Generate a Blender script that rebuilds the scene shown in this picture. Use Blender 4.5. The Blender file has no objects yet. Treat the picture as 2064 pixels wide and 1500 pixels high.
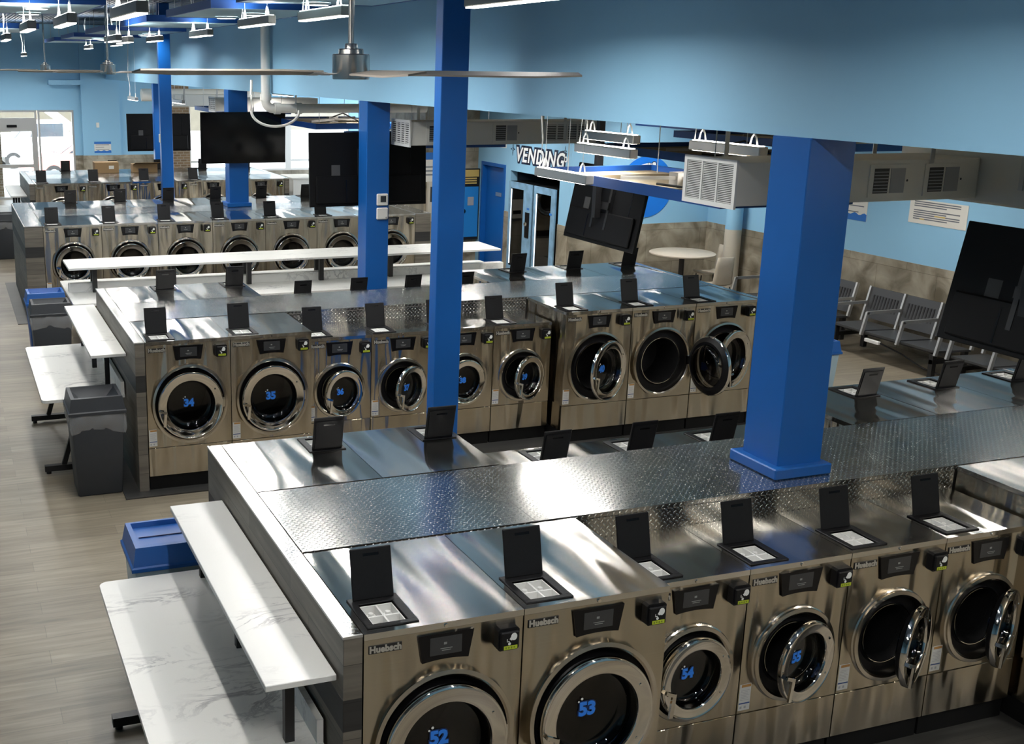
import bpy, bmesh, math, random
from mathutils import Vector, Matrix
random.seed(7)
PI = math.pi
SC = bpy.context.scene
COL = SC.collection

# ------------------------------------------------------------------ camera
cam = bpy.data.cameras.new('camera')
camo = bpy.data.objects.new('camera', cam); COL.objects.link(camo)
cam.sensor_width = 36.0; cam.sensor_fit = 'HORIZONTAL'
F_PX, CX, CY = 2317.11, 718.37, 720.77
cam.lens = 36.0*F_PX/2064.0
cam.shift_x = (1032.0-CX)/2064.0
cam.shift_y = (CY-750.0)/2064.0
cam.clip_start = 0.05; cam.clip_end = 400
yaw, pitch, roll = 0.3421, -0.2457, 0.0094
fwd = Vector((math.sin(yaw)*math.cos(pitch), math.cos(yaw)*math.cos(pitch), math.sin(pitch)))
rt = Vector((math.cos(yaw), -math.sin(yaw), 0)); up = rt.cross(fwd)
r2 = rt*math.cos(roll)+up*math.sin(roll); u2 = up*math.cos(roll)-rt*math.sin(roll)
m = Matrix((r2, u2, -fwd)).transposed().to_4x4()
m.translation = Vector((-1.715, -4.679, 4.159))
camo.matrix_world = m
SC.camera = camo

# ------------------------------------------------------------------ world, sun, exposure
w = bpy.data.worlds.new('sky'); SC.world = w; w.use_nodes = True
nt = w.node_tree; nt.nodes.clear()
out = nt.nodes.new('ShaderNodeOutputWorld'); bg = nt.nodes.new('ShaderNodeBackground')
bg.inputs['Color'].default_value = (0.80, 0.90, 1.0, 1); bg.inputs['Strength'].default_value = 4.2
nt.links.new(bg.outputs[0], out.inputs[0])
sun = bpy.data.lights.new('sun', 'SUN'); sun.energy = 26.0; sun.angle = 0.02
suno = bpy.data.objects.new('sun', sun); COL.objects.link(suno)
suno.rotation_euler = Vector((0.25, 0.55, -0.8)).to_track_quat('-Z', 'Y').to_euler()
vs = SC.view_settings
vs.view_transform = 'Standard'; vs.look = 'None'; vs.gamma = 1.0; vs.use_curve_mapping = False
vs.exposure = 0.0
SC.cycles.max_bounces = 8; SC.cycles.diffuse_bounces = 4; SC.cycles.glossy_bounces = 5
SC.cycles.transparent_max_bounces = 8; SC.cycles.transmission_bounces = 4
SC.cycles.caustics_reflective = False; SC.cycles.caustics_refractive = False
SC.cycles.sample_clamp_indirect = 6.0
SC.cycles.use_denoising = True
LED_W = 50.0          # watts of one pendant, downwards
LED_UP_W = 6.0
DISC_W = 16.0

# ------------------------------------------------------------------ materials
MAT = {}
def newmat(name):
    mt = bpy.data.materials.new(name); mt.use_nodes = True
    t = mt.node_tree; t.nodes.clear()
    o = t.nodes.new('ShaderNodeOutputMaterial'); b = t.nodes.new('ShaderNodeBsdfPrincipled')
    t.links.new(b.outputs[0], o.inputs[0]); MAT[name] = mt
    return mt, t, b
def N(t, kind, **kw):
    n = t.nodes.new(kind)
    for k, v in kw.items():
        if k in n.inputs.keys(): n.inputs[k].default_value = v
        else: setattr(n, k, v)
    return n
def L(t, a, b): t.links.new(a, b)
def simple(name, col, rough=0.5, metal=0.0, spec=0.5, noise=0.0, nscale=8.0, bump=0.0, coat=0.0):
    mt, t, b = newmat(name)
    b.inputs['Base Color'].default_value = (*col, 1); b.inputs['Roughness'].default_value = rough
    b.inputs['Metallic'].default_value = metal; b.inputs['Specular IOR Level'].default_value = spec
    b.inputs['Coat Weight'].default_value = coat
    if noise or bump:
        tc = N(t, 'ShaderNodeTexCoord'); nz = N(t, 'ShaderNodeTexNoise', Scale=nscale, Detail=4.0)
        L(t, tc.outputs['Object'], nz.inputs['Vector'])
        if noise:
            mx = N(t, 'ShaderNodeMix', data_type='RGBA')
            mx.inputs['A'].default_value = (*[c*(1-noise) for c in col], 1)
            mx.inputs['B'].default_value = (*[min(1, c*(1+noise)) for c in col], 1)
            L(t, nz.outputs['Fac'], mx.inputs['Factor']); L(t, mx.outputs['Result'], b.inputs['Base Color'])
        if bump:
            bp = N(t, 'ShaderNodeBump', Strength=bump, Distance=0.01)
            L(t, nz.outputs['Fac'], bp.inputs['Height']); L(t, bp.outputs[0], b.inputs['Normal'])
    return mt
def emit(name, col, strength):
    mt, t, b = newmat(name)
    b.inputs['Base Color'].default_value = (*col, 1)
    b.inputs['Emission Color'].default_value = (*col, 1); b.inputs['Emission Strength'].default_value = strength
    return mt
def steel(name, col, rough, aniso, rot, wave, wscale, grain=1.0, stretch=(2.6, 0.38)):
    mt, t, b = newmat(name)
    b.inputs['Metallic'].default_value = 1.0; b.inputs['Roughness'].default_value = rough
    b.inputs['Anisotropic'].default_value = aniso; b.inputs['Anisotropic Rotation'].default_value = rot
    tg = N(t, 'ShaderNodeTangent', direction_type='UV_MAP'); L(t, tg.outputs[0], b.inputs['Tangent'])
    tc = N(t, 'ShaderNodeTexCoord'); oi = N(t, 'ShaderNodeObjectInfo')
    # fine brushing: streaks along u
    mp = N(t, 'ShaderNodeMapping'); mp.inputs['Scale'].default_value = (3.0, 260.0, 1.0)
    L(t, tc.outputs['UV'], mp.inputs['Vector'])
    nz = N(t, 'ShaderNodeTexNoise', Scale=1.0, Detail=3.0); L(t, mp.outputs[0], nz.inputs['Vector'])
    mx = N(t, 'ShaderNodeMix', data_type='RGBA')
    mx.inputs['A'].default_value = (*[c*(1-0.10*grain) for c in col], 1); mx.inputs['B'].default_value = (*[min(1, c*(1+0.08*grain)) for c in col], 1)
    L(t, nz.outputs['Fac'], mx.inputs['Factor']); L(t, mx.outputs['Result'], b.inputs['Base Color'])
    # slow waviness of sheet metal
    ad = N(t, 'ShaderNodeVectorMath', operation='MULTIPLY_ADD')
    ad.inputs[1].default_value = (stretch[0], stretch[1], 1)
    cb = N(t, 'ShaderNodeCombineXYZ')
    ml = N(t, 'ShaderNodeMath', operation='MULTIPLY'); ml.inputs[1].default_value = 37.0
    L(t, oi.outputs['Random'], ml.inputs[0])
    L(t, ml.outputs[0], cb.inputs[0]); L(t, ml.outputs[0], cb.inputs[2])
    L(t, tc.outputs['UV'], ad.inputs[0]); L(t, cb.outputs[0], ad.inputs[2])
    n2 = N(t, 'ShaderNodeTexNoise', Scale=wscale, Detail=0.5); L(t, ad.outputs[0], n2.inputs['Vector'])
    bp = N(t, 'ShaderNodeBump', Strength=1.0, Distance=wave); L(t, n2.outputs['Fac'], bp.inputs['Height'])
    L(t, bp.outputs[0], b.inputs['Normal'])
    return mt
steel('steel_front', (0.52, 0.465, 0.375), 0.20, 0.90, 0.25, 0.075, 2.6, 1.0)  # warm brown floor reflection is tinted into this front steel colour
steel('steel_top', (0.66, 0.645, 0.61), 0.14, 0.93, 0.25, 0.026, 1.6, 0.6)
steel('steel_plain', (0.56, 0.54, 0.50), 0.30, 0.3, 0.0, 0.004, 2.0)
simple('chrome', (0.72, 0.69, 0.64), 0.07, 1.0)
simple('surround_steel', (0.55, 0.51, 0.45), 0.16, 1.0)
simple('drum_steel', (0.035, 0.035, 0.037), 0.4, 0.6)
simple('rubber', (0.006, 0.006, 0.007), 0.4, spec=0.2)
simple('black_plastic', (0.008, 0.008, 0.009), 0.45, spec=0.22, noise=0.2, nscale=60, bump=0.05)
simple('black_gloss', (0.005, 0.005, 0.006), 0.2, spec=0.25)
simple('screen_glass', (0.035, 0.037, 0.04), 0.25)
simple('screen_mark', (0.20, 0.21, 0.21), 0.4)
simple('tray_white', (0.80, 0.80, 0.78), 0.4)
simple('label_white', (0.62, 0.62, 0.60), 0.5)
simple('label_orange', (0.42, 0.22, 0.07), 0.5)
simple('label_blue', (0.04, 0.08, 0.22), 0.5)
simple('label_grey', (0.35, 0.36, 0.38), 0.5)
simple('badge_black', (0.012, 0.012, 0.012), 0.35)
simple('badge_silver', (0.55, 0.54, 0.50), 0.3, 0.6)
simple('icon_white', (0.75, 0.77, 0.75), 0.4)
simple('lcd_green', (0.40, 0.50, 0.03), 0.35)
simple('lcd_dark', (0.16, 0.20, 0.02), 0.4)
simple('number_blue', (0.03, 0.24, 0.90), 0.4)
simple('number_dark', (0.01, 0.03, 0.12), 0.4)
simple('plinth_black', (0.006, 0.006, 0.006), 0.6, spec=0.2, noise=0.3, nscale=6)
simple('paint_blue', (0.006, 0.104, 0.39), 0.36, noise=0.06, nscale=3, bump=0.02)
simple('paint_light_blue', (0.265, 0.51, 0.71), 0.62, noise=0.03, nscale=1.5)
simple('cloud_underside', (0.42, 0.62, 0.72), 0.6)
simple('cloud_edge', (0.005, 0.058, 0.25), 0.4)
simple('cloud_back', (0.20, 0.16, 0.10), 0.7, noise=0.15, nscale=5)
simple('tin_white', (0.77, 0.755, 0.70), 0.42, noise=0.05, nscale=2)
simple('vent_dark', (0.05, 0.05, 0.05), 0.6)
simple('vent_white', (0.72, 0.72, 0.70), 0.4)
simple('pvc_white', (0.74, 0.73, 0.69), 0.35)
simple('deck_grey', (0.055, 0.085, 0.13), 0.55)
simple('plaster_tan', (0.46, 0.41, 0.33), 0.8)
simple('black_metal', (0.010, 0.010, 0.011), 0.4)
simple('aluminium', (0.60, 0.60, 0.59), 0.35, 0.85)
simple('brushed_nickel', (0.50, 0.49, 0.47), 0.25, 1.0)
simple('fan_blade', (0.30, 0.265, 0.225), 0.5, noise=0.12, nscale=4)
simple('fixture_grey', (0.24, 0.23, 0.21), 0.45)
simple('fixture_silver', (0.46, 0.46, 0.45), 0.35, 0.6)
simple('cord_white', (0.75, 0.75, 0.72), 0.5)
simple('bin_grey', (0.030, 0.034, 0.040), 0.5, noise=0.1, nscale=10)
simple('bin_blue', (0.010, 0.10, 0.38), 0.4)
simple('tv_black', (0.004, 0.004, 0.0045), 0.5, spec=0.15)
simple('tv_screen', (0.004, 0.004, 0.005), 0.08)
simple('paper', (0.70, 0.68, 0.62), 0.6)
simple('ink_grey', (0.14, 0.15, 0.17), 0.6)
simple('ink_blue', (0.02, 0.15, 0.50), 0.6)
simple('ink_tan', (0.55, 0.40, 0.12), 0.6)
simple('sign_white', (0.85, 0.86, 0.86), 0.5)
simple('sign_navy', (0.008, 0.015, 0.045), 0.5)
simple('logo_blue', (0.008, 0.17, 0.66), 0.45, noise=0.1, nscale=1.2)
simple('cardboard', (0.30, 0.19, 0.09), 0.8)
simple('white_plastic', (0.74, 0.73, 0.69), 0.4)
simple('chair_wood', (0.52, 0.46, 0.37), 0.45, noise=0.12, nscale=9)
simple('bench_dark', (0.06, 0.062, 0.066), 0.45, 0.3)
simple('bench_slot', (0.015, 0.015, 0.017), 0.6)
simple('outlet_white', (0.8, 0.8, 0.78), 0.4)
simple('concrete', (0.62, 0.61, 0.58), 0.8, noise=0.06, nscale=0.6)
simple('grass_tan', (0.085, 0.075, 0.055), 0.9, noise=0.3, nscale=2)
simple('car_white', (0.75, 0.75, 0.75), 0.25, coat=0.5)
simple('car_red', (0.55, 0.20, 0.17), 0.25, coat=0.5)
simple('car_glass', (0.05, 0.06, 0.07), 0.1)
simple('tyre', (0.015, 0.015, 0.015), 0.7)
simple('grey_bin_clear', (0.33, 0.45, 0.52), 0.3)
simple('tan_panel', (0.50, 0.46, 0.38), 0.5)
simple('changer_blue', (0.02, 0.22, 0.60), 0.35)
simple('skin_blue', (0.20, 0.36, 0.52), 0.35, noise=0.6, nscale=6)
simple('product_mix', (0.10, 0.08, 0.06), 0.4, noise=0.9, nscale=22)
emit('led_white', (1.0, 0.97, 0.90), 14.0)
emit('led_dim', (1.0, 0.97, 0.90), 7.0)
emit('vend_light', (0.75, 0.88, 1.0), 2.5)

def tinted_glass(name, tint, gloss_col=(1, 1, 1), ior=1.5, rough=0.02):
    mt = bpy.data.materials.new(name); mt.use_nodes = True; t = mt.node_tree; t.nodes.clear(); MAT[name] = mt
    o = N(t, 'ShaderNodeOutputMaterial'); tr = N(t, 'ShaderNodeBsdfTransparent'); tr.inputs[0].default_value = (*tint, 1)
    g = N(t, 'ShaderNodeBsdfGlossy', Roughness=rough); g.inputs['Color'].default_value = (*gloss_col, 1)
    lw = N(t, 'ShaderNodeLayerWeight', Blend=0.5); pw = N(t, 'ShaderNodeMath', operation='POWER'); pw.inputs[1].default_value = 4.0
    L(t, lw.outputs['Facing'], pw.inputs[0]); f = N(t, 'ShaderNodeMapRange'); L(t, pw.outputs[0], f.inputs[0])
    f.inputs[3].default_value = ((ior-1)/(ior+1))**2; f.inputs[4].default_value = 0.9; mx = N(t, 'ShaderNodeMixShader')
    L(t, f.outputs[0], mx.inputs[0]); L(t, tr.outputs[0], mx.inputs[1]); L(t, g.outputs[0], mx.inputs[2]); L(t, mx.outputs[0], o.inputs[0])
tinted_glass('door_glass', (0.30, 0.30, 0.29))
tinted_glass('window_glass', (0.92, 0.95, 0.96))
mt, t, b = newmat('bag_film')
b.inputs['Base Color'].default_value = (0.45, 0.46, 0.47, 1); b.inputs['Roughness'].default_value = 0.22; b.inputs['Alpha'].default_value = 0.42

def diamond():
    mt, t, b = newmat('diamond_plate')
    b.inputs['Metallic'].default_value = 1.0; b.inputs['Base Color'].default_value = (0.66, 0.65, 0.62, 1); b.inputs['Roughness'].default_value = 0.15
    tc = N(t, 'ShaderNodeTexCoord'); s = N(t, 'ShaderNodeMapping'); s.inputs['Rotation'].default_value = (0, 0, PI/4); s.inputs['Scale'].default_value = (1/0.031,)*3
    L(t, tc.outputs['UV'], s.inputs['Vector'])
    fl = N(t, 'ShaderNodeVectorMath', operation='FLOOR'); L(t, s.outputs[0], fl.inputs[0])
    fr = N(t, 'ShaderNodeVectorMath', operation='SUBTRACT'); L(t, s.outputs[0], fr.inputs[0]); L(t, fl.outputs[0], fr.inputs[1])
    sf = N(t, 'ShaderNodeSeparateXYZ'); L(t, fl.outputs[0], sf.inputs[0])
    sr = N(t, 'ShaderNodeSeparateXYZ'); L(t, fr.outputs[0], sr.inputs[0])
    def M(op, a, bb=None, c=None):
        n = N(t, 'ShaderNodeMath', operation=op)
        for i, v in enumerate((a, bb, c)):
            if v is None: continue
            if isinstance(v, (int, float)): n.inputs[i].default_value = v
            else: L(t, v, n.inputs[i])
        return n.outputs[0]
    par = M('FLOORED_MODULO', M('ADD', sf.outputs[0], sf.outputs[1]), 2.0)
    qx = M('SUBTRACT', sr.outputs[0], 0.5); qy = M('SUBTRACT', sr.outputs[1], 0.5)
    a = M('ADD', M('MULTIPLY', par, qx), M('MULTIPLY', M('SUBTRACT', 1.0, par), qy))
    c = M('ADD', M('MULTIPLY', par, qy), M('MULTIPLY', M('SUBTRACT', 1.0, par), qx))
    d = M('SQRT', M('ADD', M('POWER', M('ABSOLUTE', M('DIVIDE', a, 0.50)), 2.0), M('POWER', M('ABSOLUTE', M('DIVIDE', c, 0.20)), 2.0)))
    h = N(t, 'ShaderNodeMapRange', interpolation_type='SMOOTHSTEP'); L(t, d, h.inputs[0])
    h.inputs[1].default_value = 1.0; h.inputs[2].default_value = 0.6; h.inputs[3].default_value = 0.0; h.inputs[4].default_value = 1.0
    n2 = N(t, 'ShaderNodeTexNoise', Scale=1.3, Detail=1.0); L(t, tc.outputs['Object'], n2.inputs['Vector'])
    b2 = N(t, 'ShaderNodeBump', Strength=1.0, Distance=0.006); L(t, n2.outputs['Fac'], b2.inputs['Height'])
    bp = N(t, 'ShaderNodeBump', Strength=1.0, Distance=0.0040); L(t, h.outputs[0], bp.inputs['Height']); L(t, b2.outputs[0], bp.inputs['Normal'])
    L(t, bp.outputs[0], b.inputs['Normal'])
    mc = N(t, 'ShaderNodeMix', data_type='RGBA'); L(t, h.outputs[0], mc.inputs['Factor'])
    mc.inputs['A'].default_value = (0.50, 0.495, 0.475, 1); mc.inputs['B'].default_value = (0.90, 0.89, 0.86, 1); L(t, mc.outputs['Result'], b.inputs['Base Color'])
    mr = N(t, 'ShaderNodeMapRange'); L(t, h.outputs[0], mr.inputs[0]); mr.inputs[3].default_value = 0.17; mr.inputs[4].default_value = 0.10; L(t, mr.outputs[0], b.inputs['Roughness'])
diamond()

def planks(name, length, width, cols, mortar, rough, contrast=0.5, grain=0.35):
    mt, t, b = newmat(name)
    tc = N(t, 'ShaderNodeTexCoord')
    br = N(t, 'ShaderNodeTexBrick', offset=0.37, offset_frequency=2)
    br.inputs['Scale'].default_value = 1.0; br.inputs['Brick Width'].default_value = length; br.inputs['Row Height'].default_value = width
    br.inputs['Mortar Size'].default_value = 0.0022; br.inputs['Mortar Smooth'].default_value = 0.1; br.inputs['Bias'].default_value = 0.0
    br.inputs['Color1'].default_value = (*cols[0], 1); br.inputs['Color2'].default_value = (*cols[1], 1); br.inputs['Mortar'].default_value = (*mortar, 1)
    L(t, tc.outputs['UV'], br.inputs['Vector'])
    mp = N(t, 'ShaderNodeMapping'); mp.inputs['Scale'].default_value = (1.6, 22.0, 1.0); L(t, tc.outputs['UV'], mp.inputs['Vector'])
    nz = N(t, 'ShaderNodeTexNoise', Scale=1.0, Detail=5.0, Distortion=0.6); L(t, mp.outputs[0], nz.inputs['Vector'])
    n3 = N(t, 'ShaderNodeTexNoise', Scale=1.1, Detail=2.0); L(t, tc.outputs['UV'], n3.inputs['Vector'])
    mx = N(t, 'ShaderNodeMix', data_type='RGBA', blend_type='MULTIPLY'); mx.inputs['Factor'].default_value = 1.0
    cr = N(t, 'ShaderNodeMapRange'); L(t, nz.outputs['Fac'], cr.inputs[0]); cr.inputs[1].default_value = 0.25; cr.inputs[2].default_value = 0.75
    cr.inputs[3].default_value = 1-grain; cr.inputs[4].default_value = 1+grain*0.5
    c3 = N(t, 'ShaderNodeMapRange'); L(t, n3.outputs['Fac'], c3.inputs[0]); c3.inputs[1].default_value = 0.3; c3.inputs[2].default_value = 0.7
    c3.inputs[3].default_value = 0.9; c3.inputs[4].default_value = 1.08
    mm = N(t, 'ShaderNodeMath', operation='MULTIPLY'); L(t, cr.outputs[0], mm.inputs[0]); L(t, c3.outputs[0], mm.inputs[1])
    L(t, br.outputs['Color'], mx.inputs['A']); L(t, mm.outputs[0], mx.inputs['B']); L(t, mx.outputs['Result'], b.inputs['Base Color'])
    b.inputs['Roughness'].default_value = rough
planks('floor_planks', 1.25, 0.205, ((0.275, 0.235, 0.175), (0.205, 0.173, 0.128)), (0.16, 0.14, 0.11), 0.38)
planks('wood_cladding', 0.9, 0.20, ((0.185, 0.165, 0.135), (0.125, 0.112, 0.092)), (0.06, 0.055, 0.045), 0.5)
planks('dark_band', 0.9, 0.20, ((0.028, 0.027, 0.026), (0.02, 0.02, 0.02)), (0.01, 0.01, 0.01), 0.5)
planks('pad_tile', 1.2, 0.2, ((0.055, 0.053, 0.05), (0.04, 0.04, 0.038)), (0.02, 0.02, 0.02), 0.4)
def brick_wall():
    mt, t, b = newmat('brick')
    tc = N(t, 'ShaderNodeTexCoord'); br = N(t, 'ShaderNodeTexBrick'); L(t, tc.outputs['UV'], br.inputs['Vector'])
    br.inputs['Scale'].default_value = 1.0; br.inputs['Brick Width'].default_value = 0.22; br.inputs['Row Height'].default_value = 0.085; br.inputs['Mortar Size'].default_value = 0.012
    br.inputs['Color1'].default_value = (0.23, 0.145, 0.075, 1); br.inputs['Color2'].default_value = (0.15, 0.095, 0.05, 1); br.inputs['Mortar'].default_value = (0.30, 0.25, 0.19, 1)
    L(t, br.outputs['Color'], b.inputs['Base Color']); b.inputs['Roughness'].default_value = 0.8
brick_wall()
def stone_tile():
    mt, t, b = newmat('stone_tile')
    tc = N(t, 'ShaderNodeTexCoord'); br = N(t, 'ShaderNodeTexBrick', offset=0.5); L(t, tc.outputs['UV'], br.inputs['Vector'])
    br.inputs['Scale'].default_value = 1.0; br.inputs['Brick Width'].default_value = 1.2; br.inputs['Row Height'].default_value = 0.62; br.inputs['Mortar Size'].default_value = 0.004
    br.inputs['Color1'].default_value = (1, 1, 1, 1); br.inputs['Color2'].default_value = (0.85, 0.85, 0.85, 1); br.inputs['Mortar'].default_value = (0.5, 0.48, 0.45, 1)
    n = N(t, 'ShaderNodeTexNoise', Scale=2.2, Detail=6.0, Distortion=0.8); L(t, tc.outputs['UV'], n.inputs['Vector'])
    rp = N(t, 'ShaderNodeValToRGB'); L(t, n.outputs['Fac'], rp.inputs[0])
    rp.color_ramp.elements[0].position = 0.3; rp.color_ramp.elements[0].color = (0.15, 0.125, 0.085, 1)
    rp.color_ramp.elements[1].position = 0.72; rp.color_ramp.elements[1].color = (0.50, 0.45, 0.355, 1)
    mx = N(t, 'ShaderNodeMix', data_type='RGBA', blend_type='MULTIPLY'); mx.inputs['Factor'].default_value = 1.0
    L(t, rp.outputs[0], mx.inputs['A']); L(t, br.outputs['Color'], mx.inputs['B']); L(t, mx.outputs['Result'], b.inputs['Base Color'])
    b.inputs['Roughness'].default_value = 0.35
stone_tile()
def marble():
    mt, t, b = newmat('marble')
    tc = N(t, 'ShaderNodeTexCoord')
    mp = N(t, 'ShaderNodeMapping'); mp.inputs['Rotation'].default_value = (0, 0, 0.6); mp.inputs['Scale'].default_value = (1.0, 2.6, 1.0)
    L(t, tc.outputs['Object'], mp.inputs['Vector'])
    n1 = N(t, 'ShaderNodeTexNoise', Scale=1.7, Detail=7.0, Distortion=1.6); n1.inputs['Roughness'].default_value = 0.62; L(t, mp.outputs[0], n1.inputs['Vector'])
    ab = N(t, 'ShaderNodeMath', operation='SUBTRACT'); L(t, n1.outputs['Fac'], ab.inputs[0]); ab.inputs[1].default_value = 0.5
    a2 = N(t, 'ShaderNodeMath', operation='ABSOLUTE'); L(t, ab.outputs[0], a2.inputs[0])
    n2 = N(t, 'ShaderNodeTexNoise', Scale=1.1, Detail=3.0); L(t, mp.outputs[0], n2.inputs['Vector'])
    mr = N(t, 'ShaderNodeMapRange'); L(t, a2.outputs[0], mr.inputs[0]); mr.inputs[1].default_value = 0.0; mr.inputs[2].default_value = 0.035; mr.inputs[3].default_value = 1.0; mr.inputs[4].default_value = 0.0
    m2 = N(t, 'ShaderNodeMapRange'); L(t, n2.outputs['Fac'], m2.inputs[0]); m2.inputs[1].default_value = 0.48; m2.inputs[2].default_value = 0.70
    mu = N(t, 'ShaderNodeMath', operation='MULTIPLY'); L(t, mr.outputs[0], mu.inputs[0]); L(t, m2.outputs[0], mu.inputs[1])
    mx = N(t, 'ShaderNodeMix', data_type='RGBA'); L(t, mu.outputs[0], mx.inputs['Factor'])
    mx.inputs['A'].default_value = (0.80, 0.80, 0.77, 1); mx.inputs['B'].default_value = (0.36, 0.36, 0.37, 1)
    L(t, mx.outputs['Result'], b.inputs['Base Color']); b.inputs['Roughness'].default_value = 0.28
marble()
def corrugated():
    mt, t, b = newmat('corrugated_deck')
    tc = N(t, 'ShaderNodeTexCoord'); wv = N(t, 'ShaderNodeTexWave', bands_direction='X'); wv.inputs['Scale'].default_value = 3.2; L(t, tc.outputs['Object'], wv.inputs['Vector'])
    bp = N(t, 'ShaderNodeBump', Strength=1.0, Distance=0.04); L(t, wv.outputs['Fac'], bp.inputs['Height']); L(t, bp.outputs[0], b.inputs['Normal'])
    b.inputs['Base Color'].default_value = (0.06, 0.095, 0.15, 1); b.inputs['Roughness'].default_value = 0.55
corrugated()

# ------------------------------------------------------------------ mesh helpers
class MB:
    def __init__(s): s.bm = bmesh.new()
    def box(s, x0, x1, y0, y1, z0, z1, m=0, bev=0.0, seg=1):
        tmp = bmesh.new() if bev else s.bm
        v = [tmp.verts.new((x, y, z)) for z in (z0, z1) for y in (y0, y1) for x in (x0, x1)]
        fs = [tmp.faces.new([v[i] for i in q]) for q in ((0, 2, 3, 1), (4, 5, 7, 6), (0, 1, 5, 4), (2, 6, 7, 3), (0, 4, 6, 2), (1, 3, 7, 5))]
        for f in fs: f.material_index = m
        if bev:
            bmesh.ops.bevel(tmp, geom=tmp.edges[:], offset=bev, segments=seg, profile=0.5, affect='EDGES')
            for f in tmp.faces: f.material_index = m
            s.merge(tmp)
        return s
    def merge(s, tmp, M=None):
        mp = {}
        for v in tmp.verts: mp[v] = s.bm.verts.new(M @ v.co if M else v.co)
        for f in tmp.faces:
            try:
                g = s.bm.faces.new([mp[v] for v in f.verts]); g.material_index = f.material_index; g.smooth = f.smooth
            except ValueError: pass
        tmp.free()
    def poly(s, pts, m=0):
        f = s.bm.faces.new([s.bm.verts.new(p) for p in pts]); f.material_index = m; return s
    def prism(s, pts, d, m=0):
        """extrude polygon pts (3-D) by vector d"""
        d = Vector(d); a = [s.bm.verts.new(p) for p in pts]; b = [s.bm.verts.new(Vector(p)+d) for p in pts]
        n = len(pts); fs = [s.bm.faces.new(a[::-1]), s.bm.faces.new(b)]
        for i in range(n): fs.append(s.bm.faces.new((a[i], a[(i+1) % n], b[(i+1) % n], b[i])))
        for f in fs: f.material_index = m
        return s
    def lathe(s, prof, c=(0, 0, 0), axis='Y', seg=48, zs=1.0, m=0, closed=False, mats=None):
        """prof: list of (r, along). axis Y: circle lies in xz."""
        rings = []
        for r, a in prof:
            ring = []
            for k in range(seg):
                t = 2*PI*k/seg
                if axis == 'Y': p = (c[0]+r*math.cos(t), c[1]+a, c[2]+r*math.sin(t)*zs)
                elif axis == 'Z': p = (c[0]+r*math.cos(t), c[1]+r*math.sin(t), c[2]+a)
                else: p = (c[0]+a, c[1]+r*math.cos(t), c[2]+r*math.sin(t)*zs)
                ring.append(p)
            rings.append([s.bm.verts.new(p) for p in ring] if r > 1e-6 else [s.bm.verts.new(ring[0])])
        n = len(rings); rng = range(n if closed else n-1)
        for i in rng:
            A, B = rings[i], rings[(i+1) % n]
            mi = mats[i] if mats else m
            for k in range(seg):
                k2 = (k+1) % seg
                if len(A) == 1 and len(B) == 1: continue
                if len(A) == 1: vs_ = (A[0], B[k2], B[k])
                elif len(B) == 1: vs_ = (A[k], A[k2], B[0])
                else: vs_ = (A[k], A[k2], B[k2], B[k])
                f = s.bm.faces.new(vs_); f.material_index = mi; f.smooth = True
        return s
    def cyl(s, r, z0, z1, c=(0, 0), seg=20, m=0): return s.lathe([(0, z0), (r, z0), (r, z1), (0, z1)], (c[0], c[1], 0), 'Z', seg, m=m)
    def tube(s, pts, r, seg=8, m=0):
        P = [Vector(p) for p in pts]; rings = []
        for i, p in enumerate(P):
            d = (P[min(i+1, len(P)-1)]-P[max(i-1, 0)]).normalized()
            u = d.cross(Vector((0, 0, 1)));
            if u.length < 1e-3: u = d.cross(Vector((1, 0, 0)))
            u.normalize(); v = d.cross(u)
            rings.append([s.bm.verts.new(p+u*r*math.cos(2*PI*k/seg)+v*r*math.sin(2*PI*k/seg)) for k in range(seg)])
        for a, b in zip(rings, rings[1:]):
            for k in range(seg):
                f = s.bm.faces.new((a[k], a[(k+1) % seg], b[(k+1) % seg], b[k])); f.material_index = m; f.smooth = True
        for rr in (rings[0][::-1], rings[-1]): s.bm.faces.new(rr).material_index = m
        return s
    def bar(s, p, q, wx, wy, m=0):
        """square bar between two points"""
        p, q = Vector(p), Vector(q); d = (q-p).normalized(); u = d.cross(Vector((0, 1, 0)))
        if u.length < 1e-3: u = Vector((1, 0, 0))
        u.normalize(); v = d.cross(u).normalized()
        pts = [p+u*wx/2*a+v*wy/2*b for a, b in ((-1, -1), (1, -1), (1, 1), (-1, 1))]
        return s.prism(pts, q-p, m)
    def mesh(s, name, mats):
        bm = s.bm; bmesh.ops.recalc_face_normals(bm, faces=bm.faces[:])
        uv = bm.loops.layers.uv.new('UVMap')
        for f in bm.faces:
            n = f.normal; ax, ay, az = abs(n.x), abs(n.y), abs(n.z)
            for lp in f.loops:
                c = lp.vert.co
                if az >= ax and az >= ay: lp[uv].uv = (c.x, c.y)
                elif ay >= ax: lp[uv].uv = (c.x, c.z)
                else: lp[uv].uv = (c.y, c.z)
        me = bpy.data.meshes.new(name); bm.to_mesh(me); bm.free()
        for a in ([mats] if isinstance(mats, str) else mats): me.materials.append(MAT[a])
        me.set_sharp_from_angle(angle=math.radians(35))
        return me
    def build(s, name, mats, parent=None, loc=(0, 0, 0)):
        return link(name, s.mesh(name, mats), parent, loc)
def link(name, data, parent=None, loc=(0, 0, 0)):
    o = bpy.data.objects.new(name, data); COL.objects.link(o); o.location = loc
    if parent is not None: o.parent = parent
    return o
def thing(name, label, cat, loc=(0, 0, 0), rz=0.0, group=None):
    o = bpy.data.objects.new(name, None); COL.objects.link(o); o.empty_display_size = 0.1
    o.location = loc; o.rotation_euler = (0, 0, rz)
    return tag(o, label, cat, group)
def tag(o, label, cat, group=None, kind=None):
    o['label'] = label; o['category'] = cat
    if group: o['group'] = group
    if kind: o['kind'] = kind
    return o
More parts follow.
